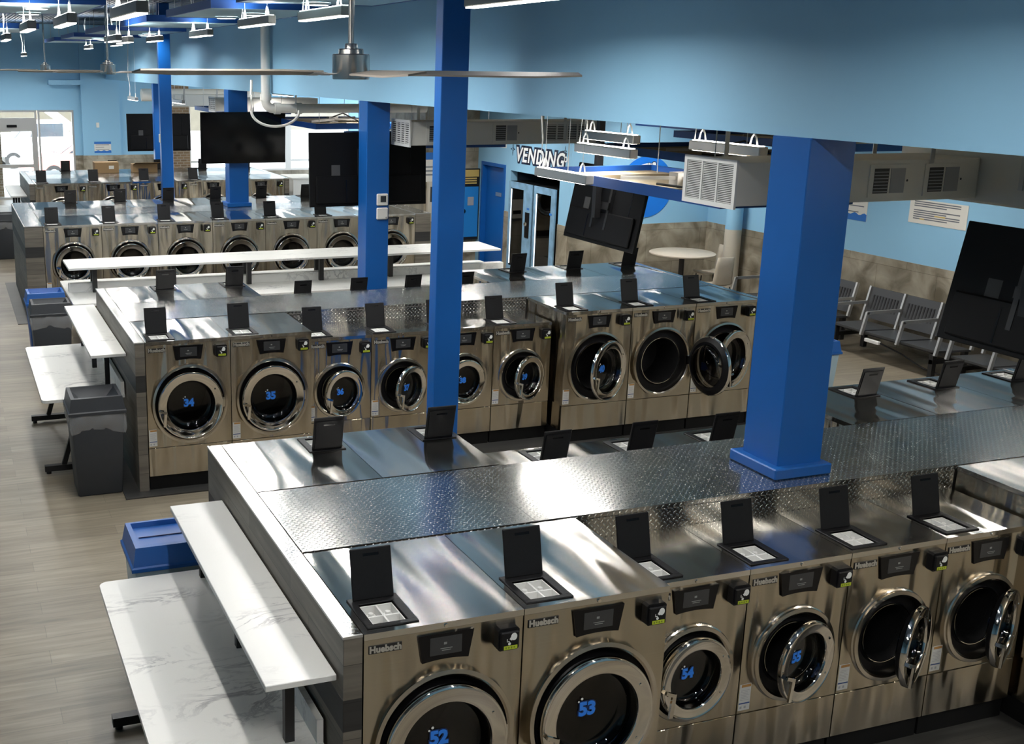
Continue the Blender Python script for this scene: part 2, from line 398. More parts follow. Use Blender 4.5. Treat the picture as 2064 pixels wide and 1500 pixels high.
def struct(name, mb, mats, label=None):
    o = mb.build(name, mats); o['kind'] = 'structure'; o['label'] = label or name.replace('_', ' '); o['category'] = name.split('_')[0]
    return o
def kids(o): return list(o.children)
def copy_tree(o, parent=None):
    c = o.copy(); COL.objects.link(c)
    if parent is not None: c.parent = parent
    for ch in kids(o): copy_tree(ch, c)
    return c
def text_mesh(txt, size, extrude=0.0015, offset=0.0, shear=0.0, spacing=1.0, align='CENTER'):
    cu = bpy.data.curves.new('lettering', 'FONT'); cu.body = txt; cu.size = size; cu.extrude = extrude; cu.offset = offset; cu.shear = shear
    cu.align_x = align; cu.align_y = 'CENTER'; cu.resolution_u = 3; cu.space_character = spacing
    o = bpy.data.objects.new('lettering', cu); COL.objects.link(o)
    bpy.context.view_layer.update()
    me = bpy.data.meshes.new_from_object(o.evaluated_get(bpy.context.evaluated_depsgraph_get()))
    bpy.data.objects.remove(o); bpy.data.curves.remove(cu)
    me.materials.clear()
    return me
def place_text(name, me, mat, parent, loc, face='-Y'):
    me.materials.append(MAT[mat]) if not me.materials else None
    o = link(name, me, parent, loc)
    o.rotation_euler = {'-Y': (PI/2, 0, 0), '-X': (PI/2, 0, -PI/2), '+Y': (PI/2, 0, PI)}[face]
    return o
ORD = ['first', 'second', 'third', 'fourth', 'fifth', 'sixth', 'seventh', 'eighth', 'ninth', 'tenth', 'eleventh', 'twelfth']

# ------------------------------------------------------------------ the setting
XL, XR, Y0, Y1 = -6.5, 12.15, -9.0, 34.0
XV, YN = 9.1, 14.05            # vending wall, nook wall
TZ = 1.36                      # top of the stone tile
struct('floor', MB().box(XL-.2, XR+.2, Y0-.2, Y1+.25, -0.2, 0.0), 'floor_planks', 'grey brown wood-look plank floor')
struct('wall_left', MB().box(XL-.2, XL, Y0, Y1, 0, 5.6), 'paint_light_blue')
struct('wall_rear', MB().box(XL-.2, XR+.2, Y0-.2, Y0, 0, 5.6), 'paint_light_blue')
b = MB(); b.box(XR, XR+.2, Y0, YN+.2, TZ, 4.6, 0).box(XR-.012, XR+.2, Y0, YN, 0, TZ, 1)
struct('wall_right', b, ['paint_light_blue', 'stone_tile'], 'right wall, light blue above a band of beige stone tile')
b = MB(); b.box(XV, XR, YN, YN+.2, TZ, 4.6, 0).box(XV, XR-.012, YN-.012, YN+.2, 0, TZ, 1)
struct('wall_inner', b, ['paint_light_blue', 'stone_tile'], 'light blue wall with stone tile behind the round table')
# vending wall (x = XV) with the machine alcove and the doorway
AY0, AY1, AZ = 14.45, 16.45, 2.20
DY0, DY1, DZ = 16.68, 17.80, 2.29
b = MB()
b.box(XV, XV+.15, YN+.2, AY0, TZ, 4.6, 0).box(XV-.012, XV+.15, YN, AY0, 0, TZ, 1)
b.box(XV, XV+.15, AY0, AY1, AZ, 4.6, 0)
b.box(XV, XV+.15, AY1, DY0, TZ, 4.6, 0).box(XV-.012, XV+.15, AY1, DY0, 0, TZ, 1)
b.box(XV, XV+.15, DY0, DY1, DZ, 4.6, 0)
b.box(XV, XV+.15, DY1, 18.2, 0, 4.6, 0)
b.box(XV+1.0, XV+1.1, AY0-.1, AY1+.1, 0, AZ+.1, 2).box(XV+.15, XV+1.0, AY0-.1, AY0-.02, 0, AZ+.1, 2).box(XV+.15, XV+1.0, AY1+.02, AY1+.1, 0, AZ+.1, 2).box(XV+.15, XV+1.0, AY0-.02, AY1+.02, AZ+.02, AZ+.1, 0)
struct('wall_east', b, ['paint_light_blue', 'stone_tile', 'deck_grey'], 'light blue wall with the vending alcove')
struct('wall_side', MB().box(7.85, XV, 18.0, 18.2, 0, 4.6).box(7.85, 8.05, 18.2, 20.5, 0, 4.6), 'stone_tile', 'grey stone tile wall of the change machines')
# long light blue soffit wall over the columns
struct('wall_middle', MB().box(3.36, 3.74, Y0, Y1, 3.77, 5.6), 'paint_light_blue', 'long light blue soffit wall above the columns')
struct('ceiling', MB().box(XL-.2, 3.6, Y0-.2, Y1+.2, 5.45, 5.6), 'corrugated_deck', 'dark corrugated metal deck ceiling')
struct('ceiling_low', MB().box(3.6, XR+.2, Y0-.2, Y1+.2, 4.5, 4.7), 'plaster_tan', 'low ceiling on the right side')
# storefront
WZ = 2.80
b = MB()
b.box(XL-.2, -1.5, Y1, Y1+.2, 0, 5.6, 0).box(-1.5, 2.31, Y1, Y1+.2, WZ, 5.6, 0)
b.box(2.31, 5.4, Y1, Y1+.2, TZ, 5.6, 0).box(2.31, 5.4, Y1-.012, Y1+.2, 0, TZ, 1)
b.box(5.4, 6.05, Y1-.1, Y1+.2, 0, 5.6, 2).box(6.05, XR, Y1, Y1+.2, 2.95, 5.6, 0).box(6.05, XR, Y1, Y1+.2, 0, .75, 1)
b.box(11.7, XR+.2, Y1, Y1+.2, .75, 2.95, 0)
b.box(2.56, 3.78, Y1-.1, Y1, TZ, 3.9, 0).box(2.55, 3.79, Y1-.11, Y1, 0, TZ, 1)
b.box(2.56, 3.36, Y1-.1, Y1, 3.9, 5.45, 0)
b.box(1.55, 2.56, Y1-.35, Y1, 3.6, 3.74, 0)
struct('wall_north', b, ['paint_light_blue', 'stone_tile', 'brick'], 'far light blue storefront wall')
def framed(name, x0, x1, z0, z1, bars_x=(), bars_z=(), label=None, t=.06, mat='aluminium'):
    f = MB(); y0, y1 = Y1+.02, Y1+.12
    f.box(x0, x0+t, y0, y1, z0, z1).box(x1-t, x1, y0, y1, z0, z1).box(x0+t, x1-t, y0, y1, z0, z0+t).box(x0+t, x1-t, y0, y1, z1-t, z1)
    for x in bars_x: f.box(x-.1, x+.1, y0, y1, z0+t, z1-t)
    for z in bars_z: f.box(x0+t, x1-t, y0+.01, y1-.01, z-.04, z+.04)
    o = f.build(name, mat); o['kind'] = 'structure'; o['label'] = label or name; o['category'] = name.split('_')[0]
    g = MB().box(x0+t, x1-t, Y1+.06, Y1+.066, z0+t, z1-t).build('glass', 'window_glass', o); g['kind'] = 'structure'
    return o
framed('window_1', 1.19, 2.31, 0.05, WZ, label='tall storefront window beside the entrance')
framed('window_2', 6.05, 11.7, 0.75, 2.95, bars_x=(9.5,), bars_z=(1.08,), label='wide storefront window behind the screens', mat='vent_white')
d = framed('door_1', -1.5, 1.15, 0.0, WZ, bars_z=(2.52,), label='automatic glass entrance door')
f = MB().box(-1.44, 1.09, Y1, Y1+.14, 2.14, 2.50); f.build('header_box', 'aluminium', d)['kind'] = 'structure'
MB().box(.22, .53, Y1-.05, Y1, 2.27, 2.35).build('motion_sensor', 'black_gloss', d)['kind'] = 'structure'
f = MB(); f.box(.98, 1.09, Y1+.03, Y1+.11, 0, 2.14).box(-.25, -.15, Y1+.03, Y1+.11, 0, 2.14).box(-.15, .98, Y1+.03, Y1+.11, 1.0, 1.1)
f.build('door_stile', 'aluminium', d)['kind'] = 'structure'
# blue service door in the vending wall
f = MB(); fw = .07
f.box(XV-.02, XV+.16, DY0, DY0+fw, 0, DZ).box(XV-.02, XV+.16, DY1-fw, DY1, 0, DZ).box(XV-.02, XV+.16, DY0+fw, DY1-fw, DZ-fw, DZ)
d = struct('door_2', f, 'paint_blue', 'blue service door left of the vending machines')
MB().box(XV+.09, XV+.13, DY0+fw, DY1-fw, 0.01, DZ-fw).build('door_leaf', 'paint_blue', d)['kind'] = 'structure'
MB().box(XV+.082, XV+.09, DY0+.34, DY0+.60, 1.60, 1.68).build('door_sign', 'aluminium', d)['kind'] = 'structure'
MB().lathe([(0, -.06), (.03, -.055), (.035, -.02), (.012, 0)], (XV+.09, DY0+.16, .98), 'X', 16).build('door_knob', 'chrome', d)['kind'] = 'structure'
# dark tile pads round the machine rows
for i, (x0, x1, y0, y1, nm) in enumerate(((-.26, 7.6, -.16, 3.15, 'nearest'), (-.26, 7.6, 6.15, 9.45, 'second'), (-.76, 6.9, 14.72, 18.7, 'third'), (-.2, 6.2, 21.45, 25.3, 'farthest'))):
    struct('trim_%d' % (i+1), MB().box(x0, x1, y0, y1, 0.0, .012), 'pad_tile', 'dark tile pad under the %s machine row' % nm)

# ------------------------------------------------------------------ outside
struct('ground_outside', MB().box(-40, 50, Y1+.25, 110, -.25, -.05), 'concrete', 'pale parking lot outside')
b = MB(); b.box(-40, 50, 75, 76, -.05, 5.5)
struct('hedge_backdrop', b, 'grass_tan', 'brown bank beyond the parking lot')
def car(name, label, loc, rz, paint, cab=False):
    t = thing(name, label, 'car' if not cab else 'truck', loc, rz)
    if cab: pr = [(-2.7, .5), (2.7, .5), (2.7, 1.15), (1.55, 1.25), (.95, 1.95), (-.6, 1.95), (-.75, 1.2), (-2.7, 1.2)]
    else: pr = [(-2.1, .35), (2.15, .35), (2.2, .75), (1.95, .98), (1.0, 1.08), (.35, 1.5), (-1.2, 1.52), (-1.95, 1.05), (-2.15, .9)]
    b = MB(); b.prism([(x, -.88, z) for x, z in pr], (0, 1.76, 0)); b.build('body', paint, t)
    g = MB()
    for s in (-.885, .885):
        if cab: g.poly([(-.45, s, 1.3), (.95, s, 1.3), (.8, s, 1.85), (-.45, s, 1.85)])
        else: g.poly([(-1.5, s, 1.1), (.75, s, 1.1), (.3, s, 1.42), (-1.15, s, 1.45)])
    if cab: g.poly([(1.56, -.75, 1.28), (1.56, .75, 1.28), (.99, .7, 1.92), (.99, -.7, 1.92)])
    else: g.poly([(1.02, -.75, 1.1), (1.02, .75, 1.1), (.38, .68, 1.49), (.38, -.68, 1.49)])
    g.build('windows', 'car_glass', t)
    for x in ((-1.35, 1.35) if not cab else (-1.7, 1.7)):
        for s in (-.8, .8): MB().lathe([(0, -.11), (.2, -.11), (.34, -.09), (.34, .09), (.2, .11), (0, .11)], (x, s, .34), 'Y', 20, mats=[1, 0, 0, 0, 1]).build('wheel', ['tyre', 'aluminium'], t)
    for s in (-.62, .62): MB().box(2.08 if not cab else 2.68, 2.2 if not cab else 2.74, s-.16, s+.16, .7, .86).build('headlight', 'sign_white', t)
    return t
car('parked_car', 'red and white car parked close outside the storefront window', (3.2, 40.5, -.05), math.radians(192), 'car_red')
t = car('pickup_truck', 'white pickup truck parked outside behind the red car', (2.6, 47.5, -.05), math.radians(188), 'car_white', True)
b = MB().bar((-1.6, 0, 1.2), (2.9, .2, 4.6), .3, .3); b.build('boom', 'car_white', t)
car('parked_van', 'white truck outside seen through the entrance door pane', (-2.2, 52.5, -.05), math.radians(78), 'car_white', True)
struct('pier_outside', MB().box(-.9, .06, Y1+.9, Y1+1.5, -.05, 4.5), 'brick', 'brick pier outside the entrance')

# ------------------------------------------------------------------ columns
def column(name, label, x0, x1, y0, y1, z0, z1, trim=None):
    b = MB().box(x0, x1, y0, y1, z0, z1, bev=.006)
    if trim: b.box(x0-.06, x1+.045, y0-.06, y1+.06, trim, trim+.075, bev=.008)
    o = b.build(name, 'paint_blue'); o['kind'] = 'structure'; o['label'] = label; o['category'] = 'column'
    return o
c1 = column('column', 'thick blue square column standing on the nearest diamond plate bulkhead', 3.345, 3.70, 1.19, 1.55, 1.553, 3.77, 1.553)
c2 = column('column', 'blue column with two thermostats beside the second machine row', 3.36, 3.67, 9.25, 9.56, 0, 3.77)
c3 = column('column', 'blue column behind the big screen on the third row bulkhead', 3.33, 3.70, 16.72, 17.06, 1.603, 3.77, 1.603)
c4 = column('column', 'narrow blue column behind the farthest row near the storefront', 3.38, 3.60, 25.12, 25.34, 0, 3.77)
c5 = column('column', 'slim tall blue column in the aisle before washer thirty-eight', 2.60, 2.87, 5.20, 5.36, 0, 5.45)
c6 = column('column', 'slim tall blue column in the far aisle behind the third row', 2.64, 2.89, 20.0, 20.16, 0, 5.45)
b = MB(); b.lathe([(.15, 0), (.15, TZ)], (11.93, 12.95, 0), 'Z', 28, m=0).lathe([(.15, TZ), (.15, 4.5)], (11.93, 12.95, 0), 'Z', 28, m=1)
o = b.build('column', ['tan_panel', 'paint_light_blue']); o['kind'] = 'structure'; o['label'] = 'round pillar against the right wall, light blue above tan'; o['category'] = 'column'

# ------------------------------------------------------------------ ceiling clouds (suspended panels) and lamps
def cloud(label, group, x0, x1, y0, y1, z, th=.09, wires=4.5):
    t = thing('ceiling_cloud', label, 'ceiling panel', ((x0+x1)/2, (y0+y1)/2, z), 0, group)
    hx, hy = (x1-x0)/2, (y1-y0)/2
    MB().box(-hx+.03, hx-.03, -hy+.03, hy-.03, 0, .02).build('underside_panel', 'cloud_underside', t)
    b = MB(); b.box(-hx, hx, -hy, -hy+.03, -.005, th).box(-hx, hx, hy-.03, hy, -.005, th).box(-hx, -hx+.03, -hy+.03, hy-.03, -.005, th).box(hx-.03, hx, -hy+.03, hy-.03, -.005, th)
    b.build('edge_frame', 'cloud_edge', t)
    b = MB().box(-hx+.03, hx-.03, -hy+.03, hy-.03, .02, .035)
    for yy in (-hy*.45, hy*.45): b.box(-hx+.03, hx-.03, yy-.03, yy+.03, .035, .075)
    b.build('back_panel', 'cloud_back', t)
    for sx in (-1, 1):
        for sy in (-1, 1): MB().tube([(sx*hx*.8, sy*hy*.8, .03), (sx*hx*.8, sy*hy*.8, wires-z)], .005, 6).build('hanger_wire', 'fixture_silver', t)
    return t
def area_light(name, parent, loc, sx, sy, watts, down=True):
    l = bpy.data.lights.new(name, 'AREA'); l.shape = 'RECTANGLE'; l.size = sx; l.size_y = sy; l.energy = watts; l.color = (1.0, .975, .93)
    l.spread = math.radians(165)
    o = bpy.data.objects.new(name, l); COL.objects.link(o); o.parent = parent; o.location = loc
    if not down: o.rotation_euler = (PI, 0, 0)
    return o
def disc(label, x, y, z, watts=None):
    t = thing('disc_light', label, 'ceiling light', (x, y, z), 0, 'round disc lights under the ceiling panels')
    MB().lathe([(.15, 0), (.15, -.02), (.125, -.024)], (0, 0, 0), 'Z', 28).build('rim', 'vent_white', t)
    MB().lathe([(.125, -.022), (0, -.024)], (0, 0, 0), 'Z', 28).build('diffuser', 'led_white', t)
    area_light('disc_lamp', t, (0, 0, -.035), .24, .24, DISC_W if watts is None else watts)
CZ = 4.83
rows_ = [(-1.4, 1.6), (4.5, 7.6), (8.8, 11.6), (13.2, 16.0), (17.9, 21.0), (23.2, 26.2), (28.0, 31.0)]
rn = ['just overhead', 'second from the camera', 'third from the camera', 'fourth from the camera', 'fifth from the camera', 'sixth from the camera', 'last before the storefront']
for i, (a, c) in enumerate(rows_):
    if i in (2, 4, 6): cloud('blue edged ceiling panel at far left, %s' % rn[i], 'ceiling panels along the far left', -2.3, .1, a, c, CZ, wires=5.45)
    if i > 0: cloud('blue edged ceiling panel beside the soffit wall, %s' % rn[i], 'ceiling panels beside the soffit wall', 1.28, 2.82, a, c, CZ, wires=5.45)
for i, (x, y) in enumerate([(2.07, 7.3), (2.10, 10.0), (2.0, 11.1), (-.55, 11.3), (-.57, 9.8), (2.42, 19.7), (2.5, 20.7), (2.0, 24.6), (2.3, 25.9), (-.6, 19.0), (-.6, 20.4)]):
    disc('round disc light number %s counted from the camera under a ceiling panel' % ORD[i], x, y, CZ-.002)

def pendant(label, x, y, z, down=True, upl=True, length=1.35, group=None, hang=5.4, lit=True, mat='fixture_grey', wd=None, wu=None, flush=True):
    """linear LED pendant along y, its underside at z"""
    t = thing('pendant_light', label, 'pendant light', (x, y, z), 0, group or 'linear pendants hung below the ceiling panels')
    h = length/2
    MB().box(-.045, .045, -h, h, 0, .085, bev=.008).build('housing', mat, t)
    if down: (MB().box(-.030, .030, -h+.04, h-.04, -.003, .001) if upl and flush else MB().box(-.038, .038, -h+.02, h-.02, -.010, .001)).build('diffuser', 'led_white', t)
    if upl: MB().box(-.030, .030, -h+.03, h-.03, .084, .092).build('top_diffuser', 'led_dim', t)
    for s in (-1, 1):
        yy = s*h*.72
        MB().tube([(0, yy-.05, .09), (0, yy-.03, .16), (0, yy, .19), (0, yy+.03, .16), (0, yy+.05, .09)], .008, 6).tube([(0, yy, .19), (0, yy, hang-z)], .003, 5).build('hanger', 'cord_white', t)
    MB().tube([(0, h*.95, .09), (.03, h*.98, .35), (-.02, h*.9, .6), (.02, h*.92, hang-z)], .008, 6).build('power_cord', 'cord_white', t)
    if lit:
        if down: area_light('pendant_lamp', t, (0, 0, -.015), .07, length-.06, LED_W if wd is None else wd)
        if upl: area_light('pendant_uplight', t, (0, 0, .098), .06, length-.08, LED_UP_W if wu is None else wu, False)
    return t
for i, (x, y, z) in enumerate([(2.1, 2.9, 4.62), (1.72, 6.0, 4.62), (1.65, 8.2, 4.62), (2.05, 13.0, 4.62), (2.05, 17.0, 4.62), (2.05, 21.9, 4.62), (2.05, 27.0, 4.62), (2.1, -4.6, 4.62), (2.1, -.4, 4.62)]):
    pendant(('linear pendant near the soffit wall, %s along the line from the camera' % ORD[i]) if i < 7 else 'unseen linear pendant added near the soffit wall %s' % ('behind the camera' if i == 7 else 'above the thick column'), x, y, z, upl=True, flush=False, wu=22, wd=80 if y < -1 or y > 25 else (26 if y < 0 else None))  # the last pair is added out of view to light fronts and soffit
for i, (x, y, z) in enumerate([(-.30, 4.6, 4.54), (-.55, 6.9, 4.54), (-.75, 8.9, 4.54), (.85, 13.8, 4.54), (1.15, 14.6, 4.54), (-.7, 14.2, 4.54), (-.75, 18.0, 4.54), (-.5, 23.0, 4.54), (-.5, 28.0, 4.54), (-.4, .8, 4.54), (-3.6, 3.0, 4.54), (-3.6, 9.0, 4.54), (-3.6, 16.0, 4.54), (-3.6, 24.0, 4.54), (-.4, -3.2, 4.54), (-1.6, 31.0, 4.45), (.7, 31.4, 4.45)]):
    pendant('linear pendant over the left aisle, %s from the camera' % ORD[i] if i < 9 else ('small linear pendant close to the storefront wall, %s of the two' % ('nearer the picture edge', 'nearer the soffit')[i-15] if i > 14 else 'unseen linear pendant over the left side'), x, y, z, upl=True, flush=False, wu=22 if y < 30 else 45, group='linear pendants over the left aisle', wd=75 if y < -1 or y > 26 else (24 if x < -3 else 32))  # side pendants are unseen; the one behind the camera is added fill
# right-hand zone: uplit pendants hung low among ducts
lowp = [(3.90, 5.20, 3.14, 'long uplit silver pendant hung low before the vending sign'), (4.2, 4.96, 3.39, 'uplit pendant right of the vending sign below the far duct box'), (4.8, 5.85, 3.46, 'small uplit pendant close under the soffit right of the vending sign'), (4.8, 3.93, 3.47, 'uplit pendant beside the thick blue column above the duct grille')]
for x, y, z, lb in lowp: pendant(lb, x, y, z, down=True, upl=True, length=1.4 if y == 5.25 else 1.0, group='uplit pendants in the low zone', hang=4.5, mat='fixture_silver', wd=20, wu=1)
for x, y, z, lb in [(4.1, 18.3, 3.23, 'silver pendant hanging in front of the storefront window right of the big screen'), (3.9, 24.5, 3.3, 'small silver pendant left of the big screen'), (3.2, 27.3, 3.3, 'farthest small pendant beside the narrow column')]:
    pendant(lb, x, y, z, down=True, upl=False, length=1.3, group='silver pendants toward the storefront', hang=4.5 if x > 3.4 else 5.4, mat='fixture_silver', wd=14)
for x, y in [(6.0, 11.0), (10.4, 12.6), (8.2, 3.0), (7.7, 15.4), (8.1, 12.2), (10.3, 8.0), (10.3, 3.0), (7.5, .3), (5.6, 14.8), (5.0, 18.9), (7.0, 26.0), (5.6, -2.2), (7.5, -5.2), (9.6, -3.2)]:  # none of these lamps is visible; added to brighten the low zone
    pendant('unseen pendant added to brighten the low zone', x, y, 3.62, down=True, upl=y < 0, flush=False, length=1.35, group='unseen pendants added in the low zone', hang=4.5, mat='fixture_silver', wd=60 if y > 0 else 38, wu=45)
cl = [('lower blue edged ceiling panel beside the duct grille, seen from above', 4.08, 5.40, 3.0, 5.95, 3.11), ('lower blue edged ceiling panel beyond the hung screen', 6.25, 7.75, 5.4, 8.5, 3.17), ('lower blue edged ceiling panel near the right wall', 8.3, 9.9, 6.6, 9.8, 3.25), ('lower blue edged ceiling panel before the change machines', 4.4, 5.9, 10.4, 13.2, 3.1), ('lower blue edged ceiling panel over the third row', 4.3, 5.9, 14.4, 17.4, 3.16), ('lower blue edged ceiling panel near the storefront window', 4.2, 5.8, 21.0, 24.0, 3.16), ('lower blue edged ceiling panel in front of the nook', 9.2, 10.9, 9.3, 12.2, 3.3)]
for lb, x0, x1, y0, y1, z in cl:
    t = cloud(lb, 'lower ceiling panels on the right', x0, x1, y0, y1, z)
    hx, hy = (x1-x0)/2, (y1-y0)/2
    MB().bar((-hx+.1, -hy*.6, .10), (hx-.1, hy*.5, .10), .04, .03).bar((-hx+.1, hy*.1, .10), (hx-.1, -hy*.2, .10), .03, .03).box(-.09, .09, -.07, .07, .035, .15).build('brace', 'fixture_grey', t)
    MB().tube([(0, 0, .14), (.1, -.3, .22), (.3, -.5, .10), (.25, -.9, .06), (-.1, -1.1, .08), (-.2, -.7, .05), (-.4, -.2, .07)], .012, 6).build('cable', 'black_metal', t)
# ------------------------------------------------------------------ washing machines
HP = .16
SPEC = {   # w, H, D, ring centre x, z, surround rx, rz, gap r, door r, glass r
 'S': (.729, 1.39, .68, .365, .800, .295, .308, .252, .243, .172),
 'L': (.854, 1.55, .985, .430, .895, .365, .392, .345, .330, .240),
 'R': (.854, 1.55, .93, .430, .895, .365, .392, .345, .330, .240),
 'C': (.948, 1.60, 1.27, .477, .945, .348, .370, .322, .308, .222),
 'D': (1.14, 1.65, 1.17, .570, .930, .400, .420, .370, .352, .255),
}
ZS = 1.05
BOWL = {'S': .036, 'L': .062, 'R': .062, 'C': .06, 'D': .07}   # depth of the door glass
def plate_hole(b, x0, x1, z0, z1, y, cx, cz, rx, rz, seg=64, m=0):
    """front plate with a round hole, fanned to the rectangle outline"""
    V = b.bm.verts; inner = []; outer = []
    for k in range(seg):
        t = 2*PI*k/seg; c, s = math.cos(t), math.sin(t)
        inner.append(V.new((cx+rx*c, y, cz+rz*s)))
        kx = ((x1-cx) if c > 0 else (cx-x0))/max(abs(c), 1e-6); kz = ((z1-cz) if s > 0 else (cz-z0))/max(abs(s), 1e-6)
        q = min(kx, kz); outer.append(V.new((cx+q*c, y, cz+q*s)))
    for k in range(seg):
        k2 = (k+1) % seg
        f = b.bm.faces.new((inner[k], inner[k2], outer[k2], outer[k])); f.material_index = m
    def ang(x, z): return math.atan2(z-cz, x-cx) % (2*PI)
    for (x, z) in ((x0, z0), (x1, z0), (x1, z1), (x0, z1)):
        k = int(ang(x, z)/(2*PI/seg)); f = b.bm.faces.new((outer[k], outer[(k+1) % seg], V.new((x, y, z)))); f.material_index = m
    return inner
def make_washer(kind):
    w, H, D, cx, cz, rx, rz, gr, dr, gl = SPEC[kind]
    t = thing('washing_machine', 'prototype', 'washing machine')
    zk = .455; zt = H-.036
    # cabinet: front panel with the round opening, sides and back
    b = MB()
    plate_hole(b, .004, w-.004, zk+.005, zt, 0, cx, cz, gr+.012, (gr+.012)*ZS)
    b.poly([(.004, 0, zk+.005), (.004, 0, zt), (.004, D, zt), (.004, D, zk+.005)]).poly([(w-.004, 0, zk+.005), (w-.004, 0, zt), (w-.004, D, zt), (w-.004, D, zk+.005)])
    b.poly([(.004, 0, zk+.005), (w-.004, 0, zk+.005), (w-.004, .02, zk+.005), (.004, .02, zk+.005)])
    b.box(.006, w-.006, .014, D, HP, zk+.004)
    b.poly([(.004, D, zk), (w-.004, D, zk), (w-.004, D, zt), (.004, D, zt)])
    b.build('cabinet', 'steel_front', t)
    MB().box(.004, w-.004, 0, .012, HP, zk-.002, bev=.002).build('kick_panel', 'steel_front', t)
    MB().box(.01, w-.01, .03, D, .012, HP-.002).build('plinth', 'plinth_black', t)
    # top panel with the rectangular opening for the soap tray
    tx0, tx1, ty0, ty1 = .062, .282, .060, .345
    b = MB(); X = [.002, tx0, tx1, w-.002]; Y = [-.004, ty0, ty1, D]
    for i in range(3):
        for j in range(3):
            if i == 1 and j == 1: continue
            b.poly([(X[i], Y[j], H), (X[i+1], Y[j], H), (X[i+1], Y[j+1], H), (X[i], Y[j+1], H)])
    bmesh.ops.remove_doubles(b.bm, verts=b.bm.verts[:], dist=1e-5)
    for q in (((X[0], Y[0]), (X[3], Y[0])), ((X[3], Y[0]), (X[3], Y[3])), ((X[3], Y[3]), (X[0], Y[3])), ((X[0], Y[3]), (X[0], Y[0]))):
        (a0, a1), (b0, b1) = q; b.poly([(a0, a1, H), (b0, b1, H), (b0, b1, H-.033), (a0, a1, H-.033)])
    b.poly([(X[0], Y[0], H-.033), (X[3], Y[0], H-.033), (X[3], .03, H-.033), (X[0], .03, H-.033)])
    b.build('top_panel', 'steel_top', t)
    MB().lathe([(0, -.012), (.010, -.012), (.012, -.004), (.012, 0)], (w*.5, 0, H-.018), 'Y', 14).build('top_lock', 'chrome', t)
    # soap tray
    b = MB(); fx0, fx1, fy0, fy1 = .036, .306, .040, .362
    b.box(fx0, fx1, fy0, ty0+.014, H, H+.008, bev=.003).box(fx0, fx1, ty1-.055, fy1, H, H+.008, bev=.003).box(fx0, tx0+.014, ty0+.01, ty1-.05, H, H+.008, bev=.003).box(tx1-.026, fx1, ty0+.01, ty1-.05, H, H+.008, bev=.003)
    b.box(tx0, tx1, ty0, ty1, H-.072, H-.068)
    for q in ((tx0, tx0+.004, ty0, ty1), (tx1-.004, tx1, ty0, ty1), (tx0, tx1, ty0, ty0+.004), (tx0, tx1, ty1-.004, ty1)): b.box(*q, H-.07, H+.001)
    tr = b.build('soap_tray', 'black_plastic', t)
    b = MB(); ux0, ux1, uy0, uy1 = .078, .254, .076, .286; mx_, my_ = (ux0+ux1)/2, (uy0+uy1)/2-.015
    b.box(ux0, ux1, uy0, uy1, H-.060, H-.052)
    for q in ((ux0, ux0+.006, uy0, uy1), (ux1-.006, ux1, uy0, uy1), (ux0, ux1, uy0, uy0+.006), (ux0, ux1, uy1-.006, uy1), (mx_-.005, mx_+.005, uy0, uy1), (ux0, ux1, my_-.005, my_+.005)): b.box(*q, H-.056, H-.004)
    for px, py in ((mx_-.045, my_+.06), (mx_+.045, my_+.06)): b.lathe([(.016, H-.052), (.013, H-.016), (0, H-.014)], (px, py, 0), 'Z', 14)
    for px in (mx_-.045, mx_+.045): b.box(px-.018, px+.018, my_-.06, my_-.03, H-.052, H-.030)
    b.build('soap_cups', 'tray_white', tr)
    # lid, hinged at the back of the tray and standing open
    b = MB(); b.box(-.111, .111, -.006, .006, 0, .262, 0, bev=.004)
    b.box(-.042, .042, -.0075, -.0055, .222, .236, 1)
    b.box(-.095, .095, .006, .012, .02, .235, 0)
    b.box(-.042, .042, .0125, .0135, .200, .212, 1)
    lid = b.build('tray_lid', ['black_plastic', 'black_gloss'], t, (.173, .335, H+.006)); lid.rotation_euler = (math.radians(-13), 0, 0)
    # dished surround, gasket and drum
    s = rz/rx
    b = MB(); b.lathe([(rx, 0), (rx, -.010), (rx-.008, -.016), (gr+.035, -.030), (gr+.014, -.034), (gr+.002, -.026), (gr, .0), (gr, .03)], (cx, 0, cz), 'Y', 72, zs=s)
    b.build('door_surround', 'surround_steel', t)
    b = MB(); b.lathe([(gr+.004, .028), (gr*.90, .035), (gr*.80, .030), (gr*.765, .018), (gr*.745, .026), (gr*.74, .10)], (cx, 0, cz), 'Y', 64, zs=s)
    b.build('gasket', 'rubber', t)
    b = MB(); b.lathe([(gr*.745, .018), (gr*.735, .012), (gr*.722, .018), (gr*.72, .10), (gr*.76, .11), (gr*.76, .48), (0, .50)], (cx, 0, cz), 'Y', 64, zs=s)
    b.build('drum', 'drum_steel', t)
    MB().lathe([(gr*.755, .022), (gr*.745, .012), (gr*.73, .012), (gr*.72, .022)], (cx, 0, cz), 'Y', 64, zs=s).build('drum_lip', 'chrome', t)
    # door, origin on the hinge at the right
    hx = cx+dr+.012; ox = -(dr+.012)
    b = MB(); yq = .012
    b.lathe([(gl+.03, yq), (dr-.012, -.016), (dr, -.022), (dr, -.045), (dr-.004, -.052), (dr-.012, -.054), (dr-.018, -.050), (gl+.018, -.050), (gl+.006, -.046), (gl, -.036), (gl, yq)], (ox, 0, 0), 'Y', 72, zs=ZS, mats=[1, 0, 0, 0, 0, 0, 0, 0, 0, 0])
    b.lathe([(gl, yq), (gl+.03, yq)], (ox, 0, 0), 'Y', 72, zs=ZS, m=1)
    for a in (0.55, -0.55): b.lathe([(0, -.054), (.007, -.054), (.008, -.049)], (ox+(dr+gl)/2*math.cos(a), 0, (dr+gl)/2*math.sin(a)*ZS), 'Y', 10)
    b.box(-.03, .018, -.012, .012, -.05, .05, 0)
    dz = cz-.008
    door = b.build('door', ['chrome', 'rubber'], t, (hx, -.016, dz))
